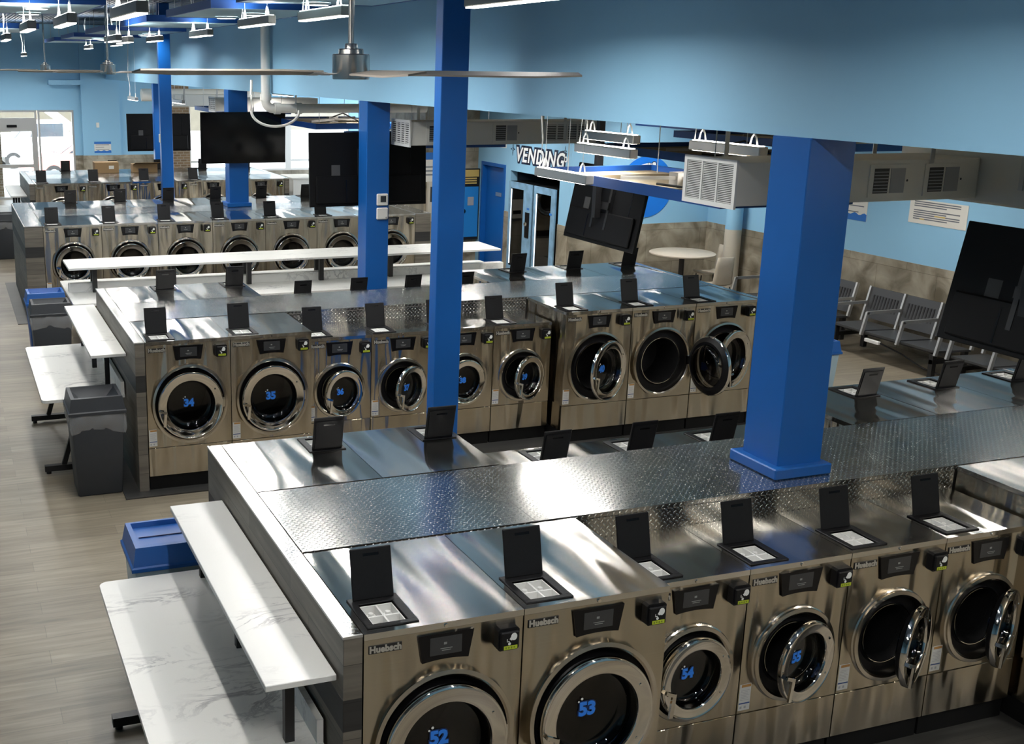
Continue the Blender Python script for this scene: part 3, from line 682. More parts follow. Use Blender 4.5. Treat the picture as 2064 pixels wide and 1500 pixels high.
    b = MB(); bd = BOWL[kind]; b.lathe([(gl, -.034), (gl*.985, -.034+.48*(bd+.034)), (gl*.95, -.034+.75*(bd+.034)), (gl*.86, -.034+.95*(bd+.034)), (gl*.78, bd-.002), (0, bd)], (ox, 0, 0), 'Y', 56, zs=ZS)
    b.build('door_glass', 'door_glass', door)
    ha = math.radians(188); hxx, hzz = ox+(dr*.5+gl*.5)*math.cos(ha), (dr*.5+gl*.5)*math.sin(ha)*ZS
    b = MB(); b.bar((hxx-.03, -.05, hzz+.012), (hxx-.022, -.088, hzz+.006), .022, .022).bar((hxx-.036, -.086, hzz+.018), (hxx+.024, -.094, hzz-.006), .020, .018)
    b.bar((hxx+.018, -.092, hzz+.006), (hxx+.006, -.088, hzz-.145), .026, .014)
    b.build('door_handle', 'chrome', door)
    # control panel
    px = w/2 if kind != 'D' else .567
    zt2, zb = H-.055, H-.203
    b = MB(); pts = [(px-.150, -.001, zt2), (px+.150, -.001, zt2)]
    n = 8
    for i in range(n+1):
        u = i/n; x = px+.124-.248*u; pts.append((x, -.001, zb+.010*(1-(2*u-1)**2)))
    b.prism(pts, (0, -.010, 0)); cp = b.build('control_panel', 'black_gloss', t)
    b = MB().box(px-.085, px+.085, -.0125, -.0105, zb+.035, zt2-.018, 0).box(px-.012, px+.004, -.0132, -.0124, zb+.088, zb+.100, 1).box(px-.030, px+.034, -.0132, -.0124, zb+.066, zb+.0695, 1).box(px-.022, px+.026, -.0132, -.0124, zb+.056, zb+.0595, 1)
    b.build('screen', ['screen_glass', 'screen_mark'], cp)
    # card reader
    rxx = w-.103 if kind != 'S' else w-.082; rz0, rz1 = H-.187, H-.066
    if kind == 'D': rxx = w-.11
    b = MB(); h = .059
    pr = [(rxx-h, 0, rz0+.012), (rxx-h+.012, 0, rz0), (rxx+h-.012, 0, rz0), (rxx+h, 0, rz0+.012), (rxx+h, 0, rz1-.012), (rxx+h-.012, 0, rz1), (rxx-h+.012, 0, rz1), (rxx-h, 0, rz1-.012)]
    b.prism(pr, (0, -.045, 0)); b.box(rxx-h+.008, rxx+h-.008, -.062, -.044, rz0+.008, rz1-.014, bev=.006)
    rd = b.build('card_reader', 'black_plastic', t)
    b = MB().box(rxx-.034, rxx+.040, -.0635, -.0618, rz0+.014, rz0+.034, 0)
    for k in range(4): b.box(rxx-.026+.015*k, rxx-.018+.015*k, -.0640, -.0634, rz0+.018+.002*(k % 2), rz0+.029, 1)
    b.build('reader_display', ['lcd_green', 'lcd_dark'], rd)
    b = MB(); b.lathe([(.017, -.0634), (0, -.0640)], (rxx+.020, 0, rz1-.040), 'Y', 14, zs=1.2).prism([(rxx+.008, -.0618, rz1-.060), (rxx-.004, -.0618, rz1-.052), (rxx+.006, -.0618, rz1-.036), (rxx+.026, -.0618, rz1-.034)], (0, -.0016, 0))
    b.box(rxx-.018, rxx-.004, -.0634, -.0618, rz1-.066, rz1-.062).box(rxx-.018, rxx-.015, -.0634, -.0618, rz1-.066, rz1-.050)
    b.lathe([(.008, -.0632), (0, -.0636)], (rxx-.004, 0, rz1-.076), 'Y', 10)
    b.build('reader_icon', 'icon_white', rd)
    # nameplate with raised lettering
    bx, bz = .112, H-.088
    npl = MB().box(bx-.086, bx+.086, -.004, .001, bz-.022, bz+.022, bev=.0015).build('nameplate', 'badge_black', t)
    me = text_mesh('Huebsch', .046, .0012, .0022, spacing=1.03)
    place_text('lettering', me, 'badge_silver', npl, (bx, -.0052, bz), '-Y')
    # paper label
    b = MB().box(.010, .090, -.0015, .0005, .478, .650, 0).box(.022, .088, -.0022, -.0014, .630, .647, 1).box(.012, .088, -.0022, -.0014, .520, .528, 2)
    for k in range(7): b.box(.020, .080-.006*(k % 3), -.0021, -.0014, .545+k*.0105, .5475+k*.0105, 3)
    for k in range(2): b.box(.020+.03*k, .034+.03*k, -.0021, -.0014, .490, .506, 3)
    b.build('paper_label', ['label_white', 'label_orange', 'label_blue', 'label_grey'], t)
    return t
PROTO = {}
def number_mesh(n):
    key = 'num%s' % n
    if key not in PROTO:
        a = text_mesh(str(n), .105, .0010, .0050, spacing=.95)
        b = MB(); tmp = bmesh.new(); tmp.from_mesh(a)
        b.merge(tmp)
        b.lathe([(.006, .002), (0, .0022)], (-.055, .052, 0), 'Z', 8, m=1).lathe([(.008, .002), (0, .0022)], (-.036, .066, 0), 'Z', 8, m=1)
        PROTO[key] = b.mesh('number_decal', ['number_blue', 'icon_white'])
        o = text_mesh(str(n), .105, .0008, .0105, spacing=.95); o.materials.append(MAT['number_dark']); PROTO[key+'o'] = o
    return PROTO[key], PROTO[key+'o']
used = set()
def washer(kind, x, y, label, group, back=False, number=None, open_deg=0.0):
    if kind not in PROTO: PROTO[kind] = make_washer(kind)
    p = PROTO[kind]
    t = p if kind not in used else copy_tree(p)
    if kind not in used:
        used.add(kind)
        PROTO[kind] = copy_tree(p) if False else p
    t['label'] = label; t['group'] = group
    w = SPEC[kind][0]
    t.location = (x+w, y, 0) if back else (x, y, 0)
    t.rotation_euler = (0, 0, PI if back else 0)
    door = [c for c in t.children if c.name.startswith('door') and c.name.split('.')[0] == 'door'][0]
    door.rotation_euler = (0, 0, math.radians(open_deg))
    return t, door
def add_number(kind, door, n):
    w, H, D, cx, cz, rx, rz, gr, dr, gl = SPEC[kind]
    a, o = number_mesh(n)
    c = link('number_decal', a, door, (-(dr+.012)-.004, BOWL[kind]-.007, .0)); c.rotation_euler = (PI/2, 0, 0)
    c2 = link('number_outline', o, door, (-(dr+.012)-.004, BOWL[kind]-.0045, .0)); c2.rotation_euler = (PI/2, 0, 0)
    if kind == 'S': c.scale = c2.scale = (.80, .80, 1)
jobs = []
ONES = ['', 'one', 'two', 'three', 'four', 'five', 'six', 'seven', 'eight', 'nine']
def words_of(n): return ({20: 'twenty', 30: 'thirty', 40: 'forty', 50: 'fifty', 60: 'sixty'}[n//10*10]+('-'+ONES[n % 10] if n % 10 else ''))
XS = [0, .854]; xs = 1.753; XL3 = [4.700, 5.557, 6.414]
def row_ab(y0, nums, opens, row):
    g = 'washers facing the camera in the %s row' % row
    lay = [('L', XS[0], 0), ('L', XS[1], 0)]+[('S', xs+.729*i, .322) for i in range(4)]+[('R', x, .064) for x in XL3]
    for i, (k, x, dy) in enumerate(lay):
        st = 'closed' if opens[i] < 2 else ('ajar' if opens[i] < 35 else 'wide open')
        lb = '%s steel washer with number %s on its %s round door' % ('large' if k in 'LR' else 'small', words_of(nums[i]), st)
        jobs.append((k, x, y0+dy, lb, g, False, nums[i], opens[i]))
    yb = y0+2.988
    gb = 'washers facing away from the camera in the %s row' % row
    for i, (k, x, dy) in enumerate(lay):
        lb = '%s steel washer facing away in the %s row, %s from its left end' % ('large' if k in 'LR' else 'small', row, ORD[i])
        jobs.append((k, x, yb-dy, lb, gb, True, None, 0))
row_ab(0, list(range(52, 61)), [0, 0, 3, 13, 28, 26, 0, 0, 0], 'nearest')
row_ab(6.306, list(range(34, 43)), [0, 0, 14, 27, 6, 22, 24, 97, 20], 'second')
for i in range(7):
    jobs.append(('C', -.261+.948*i, 14.88, 'wide steel washer with number %s on its door in the third row' % words_of(20+i), 'washers facing the camera in the third row', False, 20+i, 0))
for i in range(7):
    jobs.append(('C', -.261+.948*i, 18.44, 'wide steel washer facing away in the third row, %s from its left end' % ORD[i], 'washers facing away from the camera in the third row', True, None, 0))
for i in range(5):
    jobs.append(('D', .114+1.14*i, 21.63, 'extra wide steel washer in the row nearest the storefront, %s from its left end' % ORD[i], 'washers facing the camera in the farthest row', False, None, 0))
for i in range(5):
    jobs.append(('D', .114+1.14*i, 25.02, 'extra wide steel washer facing the storefront in the farthest row, %s from its left end' % ORD[i], 'washers facing away in the farthest row', True, None, 0))
todo = []
for k, x, y, lb, g, back, n, op in jobs:
    t, d = washer(k, x, y, lb, g, back, n, op)
    if n is not None: todo.append((k, d, n))
for k, d, n in todo: add_number(k, d, n)

# ------------------------------------------------------------------ bulkheads between the back-to-back machines, and end panels
def bulkhead(label, x0, x1, y0, y1, z, faces=(), joints=3):
    t = thing('bulkhead', label, 'bulkhead', (x0, y0, 0), 0, 'diamond plate bulkheads between the rows')
    W, D = x1-x0, y1-y0
    MB().box(.01, W-.01, .012, D-.012, .012, z-.03).build('core', 'steel_plain', t)
    n = joints
    for i in range(n):
        a, c = W*i/n, W*(i+1)/n
        MB().box(a+.0012, c-.0012, 0, D, z-.028, z+.002).build('top_plate', 'diamond_plate', t)
    for a, c in faces:
        MB().box(a-x0, c-x0, -.004, .010, z-.30, z-.030).build('face_plate', 'diamond_plate', t)
        MB().box(a-x0, c-x0, D-.010, D+.004, z-.30, z-.030).build('face_plate', 'diamond_plate', t)
    return t
bulkhead('diamond plate bulkhead top carrying the thick blue column in the nearest row', 0.0, 7.28, 1.008, 1.980, 1.55, [(1.72, 4.69)], 5)
bulkhead('diamond plate bulkhead top between the machines of the second row', 0.0, 7.28, 7.314, 8.286, 1.55, [(1.72, 4.69)], 5)
bulkhead('diamond plate bulkhead top between the machines of the third row', -.261, 6.375, 16.16, 17.16, 1.60, [], 5)
bulkhead('diamond plate bulkhead top between the machines of the farthest row', .114, 5.81, 22.81, 23.84, 1.65, [], 5)
def end_panel(label, x0, x1, y0, y1, z):
    t = thing('end_panel', label, 'end panel', (x0, y0, 0), 0, 'wood tile end panels of the machine rows')
    W, D = x1-x0, y1-y0
    b = MB().box(0, W, 0, D, .012, z*.675).box(0, W, 0, D, z*.785, z-.004); b.build('cladding', 'wood_cladding', t)
    MB().box(-.001, W+.001, -.001, D+.001, z*.675, z*.785).build('dark_band', 'dark_band', t)
    MB().box(-.004, .010, -.004, D+.004, z-.010, z+.003).box(.010, W, -.004, .008, z-.010, z+.003).build('edge_trim', 'aluminium', t)
    MB().box(.011, W-.002, .009, D-.002, z-.004, z+.002).build('top_strip', 'diamond_plate', t)
    return t
end_panel('wood clad end panel beside washer fifty-two with a diamond plate top strip', -.100, -.004, 0, 2.99, 1.55)
end_panel('wood clad end panel beside washer thirty-four with a diamond plate top strip', -.100, -.004, 6.306, 9.294, 1.55)
end_panel('wood clad end panel beside washer twenty', -.565, -.266, 14.88, 18.44, 1.60)
end_panel('wood clad end panel at the left end of the farthest row', .0, .110, 21.63, 25.02, 1.65)
end_panel('wood clad end panel at the right end of the nearest row', 7.285, 7.38, 0.05, 2.94, 1.55)
end_panel('wood clad end panel at the right end of the second row before the round table', 7.285, 7.38, 6.356, 9.246, 1.55)
end_panel('wood clad end panel at the right end of the third row beside the change machines', 6.38, 6.68, 14.88, 18.44, 1.60)
end_panel('wood clad end panel at the right end of the farthest row', 5.82, 5.93, 21.63, 25.02, 1.65)
# ------------------------------------------------------------------ folding tables
def slab(b, x0, x1, y0, y1, z0, z1, r, corners=(1, 1, 1, 1), m=0):
    pts = []
    for (cx_, cy_, a0, on) in ((x1, y1, 0, corners[0]), (x0, y1, 90, corners[1]), (x0, y0, 180, corners[2]), (x1, y0, 270, corners[3])):
        if not on: pts.append((cx_, cy_, z0)); continue
        sx = -1 if cx_ == x1 else 1; sy = -1 if cy_ == y1 else 1
        for k in range(7):
            a = math.radians(a0+15*k); pts.append((cx_+sx*r+r*math.cos(a), cy_+sy*r+r*math.sin(a), z0))
    return b.prism(pts, (0, 0, z1-z0), m)
def side_table(label, x0, y0, length):
    """folding table against an end panel: slab, back upstand, raised shelf on posts, T legs"""
    t = thing('folding_table', label, 'folding table', (x0, y0, 0), 0, 'marble folding tables at the row ends')
    W = .84
    slab(MB(), 0, W, 0, length, .808, .84, .06, (0, 1, 1, 0)).build('tabletop', 'marble', t)
    MB().box(W-.035, W, .02, length-.02, .84, .972).build('upstand', 'marble', t)
    MB().box(0.49, W+.005, -.17, length, 1.29, 1.322, bev=.003).build('shelf', 'marble', t)
    for yy in (.10, length*.5, length-.12): MB().box(.655, .705, yy-.025, yy+.025, .84, 1.29).build('shelf_post', 'black_metal', t)
    for yy in (.16, length-.42):
        b = MB().box(.0, .72, yy-.035, yy+.035, .03, .09).box(.55, .62, yy-.03, yy+.03, .09, .808)
        b.bar((.20, yy, .09), (.42, yy, .80), .05, .05).box(.06, W-.1, yy-.03, yy+.03, .775, .808)
        b.cyl(.025, 0, .03, (.04, yy), 12).cyl(.025, 0, .03, (.66, yy), 12)
        b.build('leg', 'black_metal', t)
    return t
side_table('white marble folding table with raised shelf against the end panel of washer fifty-two', -.955, .24, 2.27)
side_table('white marble folding table with raised shelf against the end panel of washer thirty-four', -.955, 7.02, 2.46)
side_table('white marble folding table at far left against the farthest row', -.86, 22.5, 2.40)
# long island table between the second and third rows
t = thing('folding_island', 'long white marble folding island with a raised shelf between the second and third rows', 'folding table', (0, 12.95, 0))
slab(MB(), -.12, 7.25, -1.0, 1.0, .805, .84, .04).build('tabletop', 'marble', t)
MB().box(-.08, 7.2, -.07, .07, .84, .97, bev=.003).build('divider', 'marble', t)
MB().box(-.11, 6.95, -.45, .42, 1.24, 1.272, bev=.003).build('shelf', 'marble', t)
for i in range(6):
    xx = .30+1.20*i+(0 if i < 5 else -.08)
    for s in (-.12, .12): MB().box(xx-.035, xx+.035, s-.035, s+.035, .84, 1.24).build('shelf_post', 'black_metal', t)
for xx in (.5, 2.6, 4.7, 6.7):
    MB().box(xx-.035, xx+.035, -.75, .75, 0, .07).box(xx-.04, xx+.04, -.05, .05, .07, .805).box(xx-.03, xx+.03, -.8, .8, .765, .805).build('leg', 'black_metal', t)

# ------------------------------------------------------------------ waste bins
def bin_(name, label, x, y, w, d, h, body, lid, bag=True, lidstyle='funnel', rz=0):
    t = thing(name, label, 'waste bin', (x, y, 0), rz, 'waste bins in the aisles')
    hw, hd = w/2, d/2; k = .84; hb = h-.16
    b = MB(); lo = [(-hw*k, -hd*k, 0.0), (hw*k, -hd*k, 0.0), (hw*k, hd*k, 0.0), (-hw*k, hd*k, 0.0)]; hi = [(-hw, -hd, hb), (hw, -hd, hb), (hw, hd, hb), (-hw, hd, hb)]
    L0 = [b.bm.verts.new(p) for p in lo]; H0 = [b.bm.verts.new(p) for p in hi]
    b.bm.faces.new(L0[::-1]); b.bm.faces.new(H0)
    for i in range(4): b.bm.faces.new((L0[i], L0[(i+1) % 4], H0[(i+1) % 4], H0[i]))
    bmesh.ops.bevel(b.bm, geom=b.bm.edges[:], offset=.02, segments=2, profile=.5, affect='EDGES')
    b.build('body', body, t)
    b = MB(); o = .022
    def frus(z0, z1, a, c, open_=False):
        A = [b.bm.verts.new((sx*(hw+a), sy*(hd+a), z0)) for sx, sy in ((-1, -1), (1, -1), (1, 1), (-1, 1))]
        B = [b.bm.verts.new((sx*(hw+c), sy*(hd+c), z1)) for sx, sy in ((-1, -1), (1, -1), (1, 1), (-1, 1))]
        for i in range(4): b.bm.faces.new((A[i], A[(i+1) % 4], B[(i+1) % 4], B[i]))
        return A, B
    frus(hb-.005, hb+.02, o, o); frus(hb+.02, hb+.03, o, o-.012); A, B = frus(hb+.03, h, o-.012, -.012)
    A1, B1 = frus(h, h+.004, -.012, -.045); A2, B2 = frus(h+.004, h-.03, -.045, -.055)
    if lidstyle == 'funnel':
        A3, B3 = frus(h-.03, h-.12, -.055, -.16); b.bm.faces.new(B3)
    else:
        b.bm.faces.new(B2)
    bmesh.ops.remove_doubles(b.bm, verts=b.bm.verts[:], dist=1e-5)
    ld = b.build('lid', lid, t)
    if lidstyle != 'funnel':
        MB().box(-hw+.07, hw-.07, -.004, .004, h-.028, h-.022).build('flap_seam', 'number_dark', ld)
    if bag:
        b = MB(); n = 60; zs = [hb+.01, hb-.03, hb-.08, hb-.14, hb-.19]; rings = []
        def per(u, ex):
            P = 4*u; i = int(P) % 4; f = P-int(P); c = [(-1, -1), (1, -1), (1, 1), (-1, 1), (-1, -1)]
            x0_, y0_ = c[i]; x1_, y1_ = c[i+1]; return ((x0_+(x1_-x0_)*f)*(hw+ex), (y0_+(y1_-y0_)*f)*(hd+ex))
        rr = random.Random(int(x*100)+int(y*10))
        ph = [rr.uniform(0, 6) for _ in range(4)]
        for j, z in enumerate(zs):
            ring = []
            for i in range(n):
                u = i/n; wob = .010*math.sin(u*2*PI*9+ph[0]+j)+.007*math.sin(u*2*PI*17+ph[1]-j*1.3)
                px, py = per(u, .006+.012*math.sin(j*.8)+wob*(j > 0)*.8-.012*(j/4)**2)
                ring.append(b.bm.verts.new((px, py, z+(.03*math.sin(u*2*PI*3+ph[2])*(j/4.0) if j else 0))))
            rings.append(ring)
        for A_, B_ in zip(rings, rings[1:]):
            for i in range(n): f = b.bm.faces.new((A_[i], A_[(i+1) % n], B_[(i+1) % n], B_[i])); f.smooth = True
        b.build('bin_bag', 'bag_film', t)
    return t
bin_('waste_bin', 'dark grey bin with a funnel lid and clear bag beside washer thirty-four', -.480, 6.58, .52, .50, 1.02, 'bin_grey', 'bin_grey')
bin_('waste_bin', 'dark grey bin with a clear bag behind the second folding table', -.480, 11.50, .54, .46, 1.0, 'bin_grey', 'bin_grey')
bin_('recycling_bin', 'blue lidded bin behind the dark grey bin at the island end', -.480, 12.30, .54, .46, 1.0, 'bin_blue', 'bin_blue', False)
bin_('recycling_bin', 'blue lidded bin behind the nearest marble folding table', -.440, 2.86, .52, .50, 1.0, 'grey_bin_clear', 'bin_blue', False, 'flap')
bin_('waste_bin', 'dark bin with a bag at far left before the farthest row', -.55, 21.9, .50, .46, 1.0, 'bin_grey', 'bin_grey')
bin_('recycling_bin', 'blue lidded bin behind the thick blue column toward the benches', 8.62, 6.9, .50, .46, .86, 'grey_bin_clear', 'bin_blue', False, 'flap')

# ------------------------------------------------------------------ screens
def screen(label, loc, rz, tilt, w, h, back, pole=None, marks=True):
    """screen faces local -y; its back is +y"""
    t = thing('wall_screen', label, 'television', loc, rz, 'large black flat screens')
    R = Matrix.Rotation(math.radians(tilt), 4, 'X')
    def part(name, b, mats, par=t):
        o = b.build(name, mats, par); 
        if par is t: o.matrix_local = R
        return o
    b = MB().box(-w/2, w/2, -.02, .02, -h/2, h/2, 0, bev=.006)
    b.box(-w/2+.08, w/2-.08, .02, .055, -h/2+.04, -h/2+h*.42, 0, bev=.012)
    b.box(-w/2+.22, -w/2+.235, .0195, .022, -h/2+.06, h/2-.10, 1).box(w/2-.5, w/2-.485, .0545, .0575, -h/2+.06, -h/2+h*.36, 1)
    body = part('housing', b, ['tv_black', 'black_gloss'])
    part('display', MB().box(-w/2+.012, w/2-.012, -.0225, -.0195, -h/2+.016, h/2-.012), 'tv_screen')
    if marks:
        part('rating_label', MB().box(w/2-.42, w/2-.30, .0195, .0215, -.10, .06), 'vent_dark')
    b = MB().box(-.03, .03, .02, .12, -.03, .03).box(-.16, -.12, .02, .06, -.26, .26).box(.12, .16, .02, .06, -.26, .26).box(-.16, .16, .05, .075, -.04, .04)
    part('mount', b, 'black_metal')
    if pole:
        b = MB().box(-.035, .035, .09, .16, -.12, pole)
        b.build('pole', 'black_metal', t)
    return t
screen('black screen seen from behind, hung over the second row before the vending machines', (5.13, 6.38, 2.72), PI/2, 11, 1.46, .86, True, 1.78)
screen('black screen seen from behind at the right picture edge before the benches', (5.13, .90, 2.72), PI/2, 11, 1.46, .86, True, 1.78)
screen('black screen seen from behind on the column with the thermostats', (3.565, 9.75, 2.88), PI, 3, 1.64, .96, True)
screen('glossy black screen facing the camera on the third row column', (3.575, 16.58, 2.90), 0, 2, 1.62, .94, False, marks=False)
screen('farthest black screen seen from behind near the storefront wall', (3.70, 26.3, 2.49), PI, 3, 1.68, .97, True)

# ------------------------------------------------------------------ fans
def fan(label, x, y, z, rot, r=1.25):
    t = thing('ceiling_fan', label, 'ceiling fan', (x, y, z), 0, 'ceiling fans along the left side')
    b = MB(); b.lathe([(0, -.03), (.10, -.03), (.102, -.02), (.102, .10), (.098, .104), (.07, .106), (.068, .128), (.064, .132), (.036, .134), (.034, .155), (.03, .16), (0, .162)], (0, 0, 0), 'Z', 36)
    b.build('motor', 'brushed_nickel', t)
    MB().cyl(.016, .15, 5.45-z, (0, 0), 14).build('downrod', 'brushed_nickel', t)
    MB().lathe([(0, 5.36-z), (.05, 5.36-z), (.075, 5.45-z)], (0, 0, 0), 'Z', 24).build('canopy', 'brushed_nickel', t)
    for k in range(5):
        a = rot+2*PI*k/5; R = Matrix.Rotation(a, 4, 'Z') @ Matrix.Rotation(math.radians(9), 4, 'X')
        b = MB(); tmp = bmesh.new(); q = MB()
        q.prism([(.20, -.055, 0), (r*.80, -.085, 0), (r, -.03, 0), (r*.99, .06, 0), (.45, .075, 0), (.20, .05, 0)], (0, 0, .009))
        b.merge(q.bm, R); bl = b.build('blade', 'fan_blade', t)
        b = MB(); q = MB(); q.box(.085, .26, -.02, .02, -.004, 0).box(.19, .26, -.045, .045, -.004, 0); b.merge(q.bm, R); b.build('blade_bracket', 'aluminium', t)
fan('nearest ceiling fan with long blades in front of the soffit wall', .42, 1.45, 4.135, -.42)
fan('middle ceiling fan, second along the left side', .48, 11.7, 4.09, .25)
fan('farthest ceiling fan near the storefront', .34, 20.0, 4.08, .9)

# ------------------------------------------------------------------ ducts and pipes
def grille(parent, face, c, w, h, n, panels, name='grille'):
    """louvred grille; face '-X' or '-Y', centre c"""
    b = MB()
    def bx(a0, a1, z0, z1, d0, d1, m):
        if face == '-X': b.box(c[0]-d1, c[0]-d0, c[1]+a0, c[1]+a1, c[2]+z0, c[2]+z1, m)
        else: b.box(c[0]+a0, c[0]+a1, c[1]-d1, c[1]-d0, c[2]+z0, c[2]+z1, m)
    e = .035
    bx(-w/2+e, w/2-e, -h/2+e, h/2-e, 0, .003, 1)
    for q in ((-w/2, w/2, -h/2, -h/2+e), (-w/2, w/2, h/2-e, h/2), (-w/2, -w/2+e, -h/2+e, h/2-e), (w/2-e, w/2, -h/2+e, h/2-e)): bx(*q, 0, .02, 0)
    pw = (w-2*e)/panels
    for k in range(1, panels): bx(-w/2+e+pw*k-.009, -w/2+e+pw*k+.009, -h/2+e, h/2-e, 0, .018, 0)
    for k in range(n):
        z = -h/2+e+(h-2*e)*(k+.5)/n; bx(-w/2+e, w/2-e, z-(h-2*e)/n*.28, z+(h-2*e)/n*.18, .004, .012, 0)
    return b.build(name, ['vent_white', 'vent_dark'], parent)
def branch(label, x0, x1, y0, y1, z0, z1, vents, big=None, n=22, pan=3):
    t = thing('air_duct', label, 'air duct', (0, 0, 0), 0, 'white branch air ducts')
    MB().box(x0, x1, y0, y1, z0, z1, bev=.004).build('duct_body', 'tin_white', t)
    for xx in (x0+.35, x1-.5):
        for yy in (y0-.004, y1+.004): MB().box(xx-.02, xx+.02, yy-.003, yy+.003, z0+.05, 4.5).build('hanger_strap', 'aluminium', t)
    grille(t, '-X', (x0, (y0+y1)/2, (z0+z1)/2), y1-y0+.04, z1-z0+.04, n, pan)
    for xx in vents:
        b = MB(); zc = (z0+z1)/2; hw, hh = .19, .125
        b.box(xx-hw, xx+hw, y0-.012, y0-.001, zc-hh, zc+hh, 0).box(xx-hw+.04, xx-.01, y0-.016, y0-.011, zc-hh+.03, zc+hh-.03, 1).box(xx+.01, xx+hw-.04, y0-.016, y0-.011, zc-hh+.03, zc+hh-.03, 2)
        for k in range(7): b.box(xx-hw+.04, xx-.01, y0-.020, y0-.015, zc-hh+.04+k*.025, zc-hh+.047+k*.025, 2)
        b.lathe([(.01, -.02), (0, -.021)], (xx+hw-.02, y0, zc), 'Y', 8, m=1)
        b.build('access_door', ['tin_white', 'vent_dark', 'label_grey'], t)
    if big: grille(t, '-Y', (big, y0, (z0+z1)/2), .68, z1-z0-.02, 9, 4)
    return t
branch('white air duct with a louvred end grille beside the thick blue column', 3.75, 6.07, 2.40, 3.00, 3.20, 3.52, (5.16, 5.70))
branch('white air duct box with an end grille by the thermostat column', 3.78, 6.45, 8.82, 9.42, 3.24, 3.53, (4.18, 5.10), big=5.98, n=10, pan=4)
branch('far white air duct with a small end grille behind the third row', 3.80, 6.07, 19.85, 20.45, 3.26, 3.54, (), n=6, pan=4)
t = thing('air_duct', 'large white main duct running along the right side', 'air duct')
b = MB().box(6.08, 6.95, -6, 3.25, 3.16, 4.0, bev=.02); b.build('duct_body', 'tin_white', t)
b = MB(); b.lathe([(.22, 0), (.22, -.25), (.20, -.27), (.20, -.42), (.22, -.44), (0, -.44)], (6.09, 1.35, 3.46), 'X', 24); b.build('flexible_collar', 'tin_white', t)
for yy in (-3.0, 2.0):
    for xx in (6.07, 6.96): MB().box(xx-.003, xx+.003, yy-.02, yy+.02, 3.3, 4.5).build('hanger_strap', 'aluminium', t)
t = thing('round_duct', 'round white duct at the far end above the narrow column', 'air duct')
MB().lathe([(0, 0), (.18, 0), (.18, 3.6), (0, 3.6)], (3.8, 29.6, 3.38), 'X', 24).build('duct_body', 'tin_white', t)
for xx in (4.4, 6.8): MB().box(xx-.02, xx+.02, 29.41, 29.415, 3.38, 4.5).build('hanger_strap', 'aluminium', t)
t = thing('air_duct', 'flat beige duct under the soffit left of the big screen', 'air duct')
MB().box(4.2, 5.7, 26.8, 27.3, 3.14, 3.46, bev=.01).build('duct_body', 'tin_white', t)
for xx in (4.5, 5.4): MB().box(xx-.02, xx+.02, 26.79, 26.796, 3.2, 4.5).build('hanger_strap', 'aluminium', t)
t = thing('drain_pipe', 'white plastic pipe running down the soffit wall and turning right with an elbow', 'pipe')
PX, PY, PZ, PR = 3.25, 13.75, 3.53, .074
b = MB(); pts = [(PX, PY, 5.45), (PX, PY, PZ+.12)]+[(PX+.12*(1-math.cos(a)), PY, PZ+.12*(1-math.sin(a))) for a in [math.radians(15*k) for k in range(1, 7)]]+[(6.06, PY, PZ)]
b.tube(pts, PR, 20); b.build('pipe_run', 'pvc_white', t)
MB().lathe([(PR+.018, 0), (PR+.018, .10)], (PX, PY, PZ+.13), 'Z', 24).lathe([(PR, .0), (PR+.018, 0)], (PX, PY, PZ+.13), 'Z', 24).lathe([(PR, .10), (PR+.018, .10)], (PX, PY, PZ+.13), 'Z', 24).build('pipe_coupling', 'pvc_white', t)
MB().lathe([(PR, 0), (PR+.018, 0), (PR+.018, .10), (PR, .10)], (PX+.14, PY, PZ), 'X', 24).build('pipe_coupling', 'pvc_white', t)
MB().lathe([(PR, 0), (PR+.018, 0), (PR+.018, .10), (PR, .10)], (PX+.50, PY, PZ), 'X', 24).build('pipe_coupling', 'pvc_white', t)
MB().tube([(2.98, 13.6, 3.98), (2.97, 13.6, 3.75)]+[(3.37-.40*math.cos(PI*k/16), 13.6, 3.50-.25*math.sin(PI*k/16)) for k in range(17)], .022, 10).build('hose', 'pvc_white', t)

# thermostats on the second column
for lb, z in (('upper thermostat with a dark display on the blue column', 2.53), ('lower white cover on the blue column under the thermostat', 2.35)):
    t = thing('thermostat', lb, 'thermostat', (3.575, 9.25, z), 0)
    MB().box(-.078, .078, -.03, 0, -.078, .078, bev=.012).build('case', 'white_plastic', t)
    if z > 2.5: MB().box(-.03, .045, -.033, -.028, -.03, .05).build('display', 'screen_glass', t)
    else: MB().lathe([(.012, -.034), (0, -.036)], (.05, 0, -.05), 'Y', 10).build('button', 'label_grey', t)
t = thing('wall_switch', 'small white box on the far slim blue column', 'switch', (2.64, 20.06, 2.7)); MB().box(-.03, 0, -.05, .05, -.09, .09, bev=.01).build('case', 'white_plastic', t)

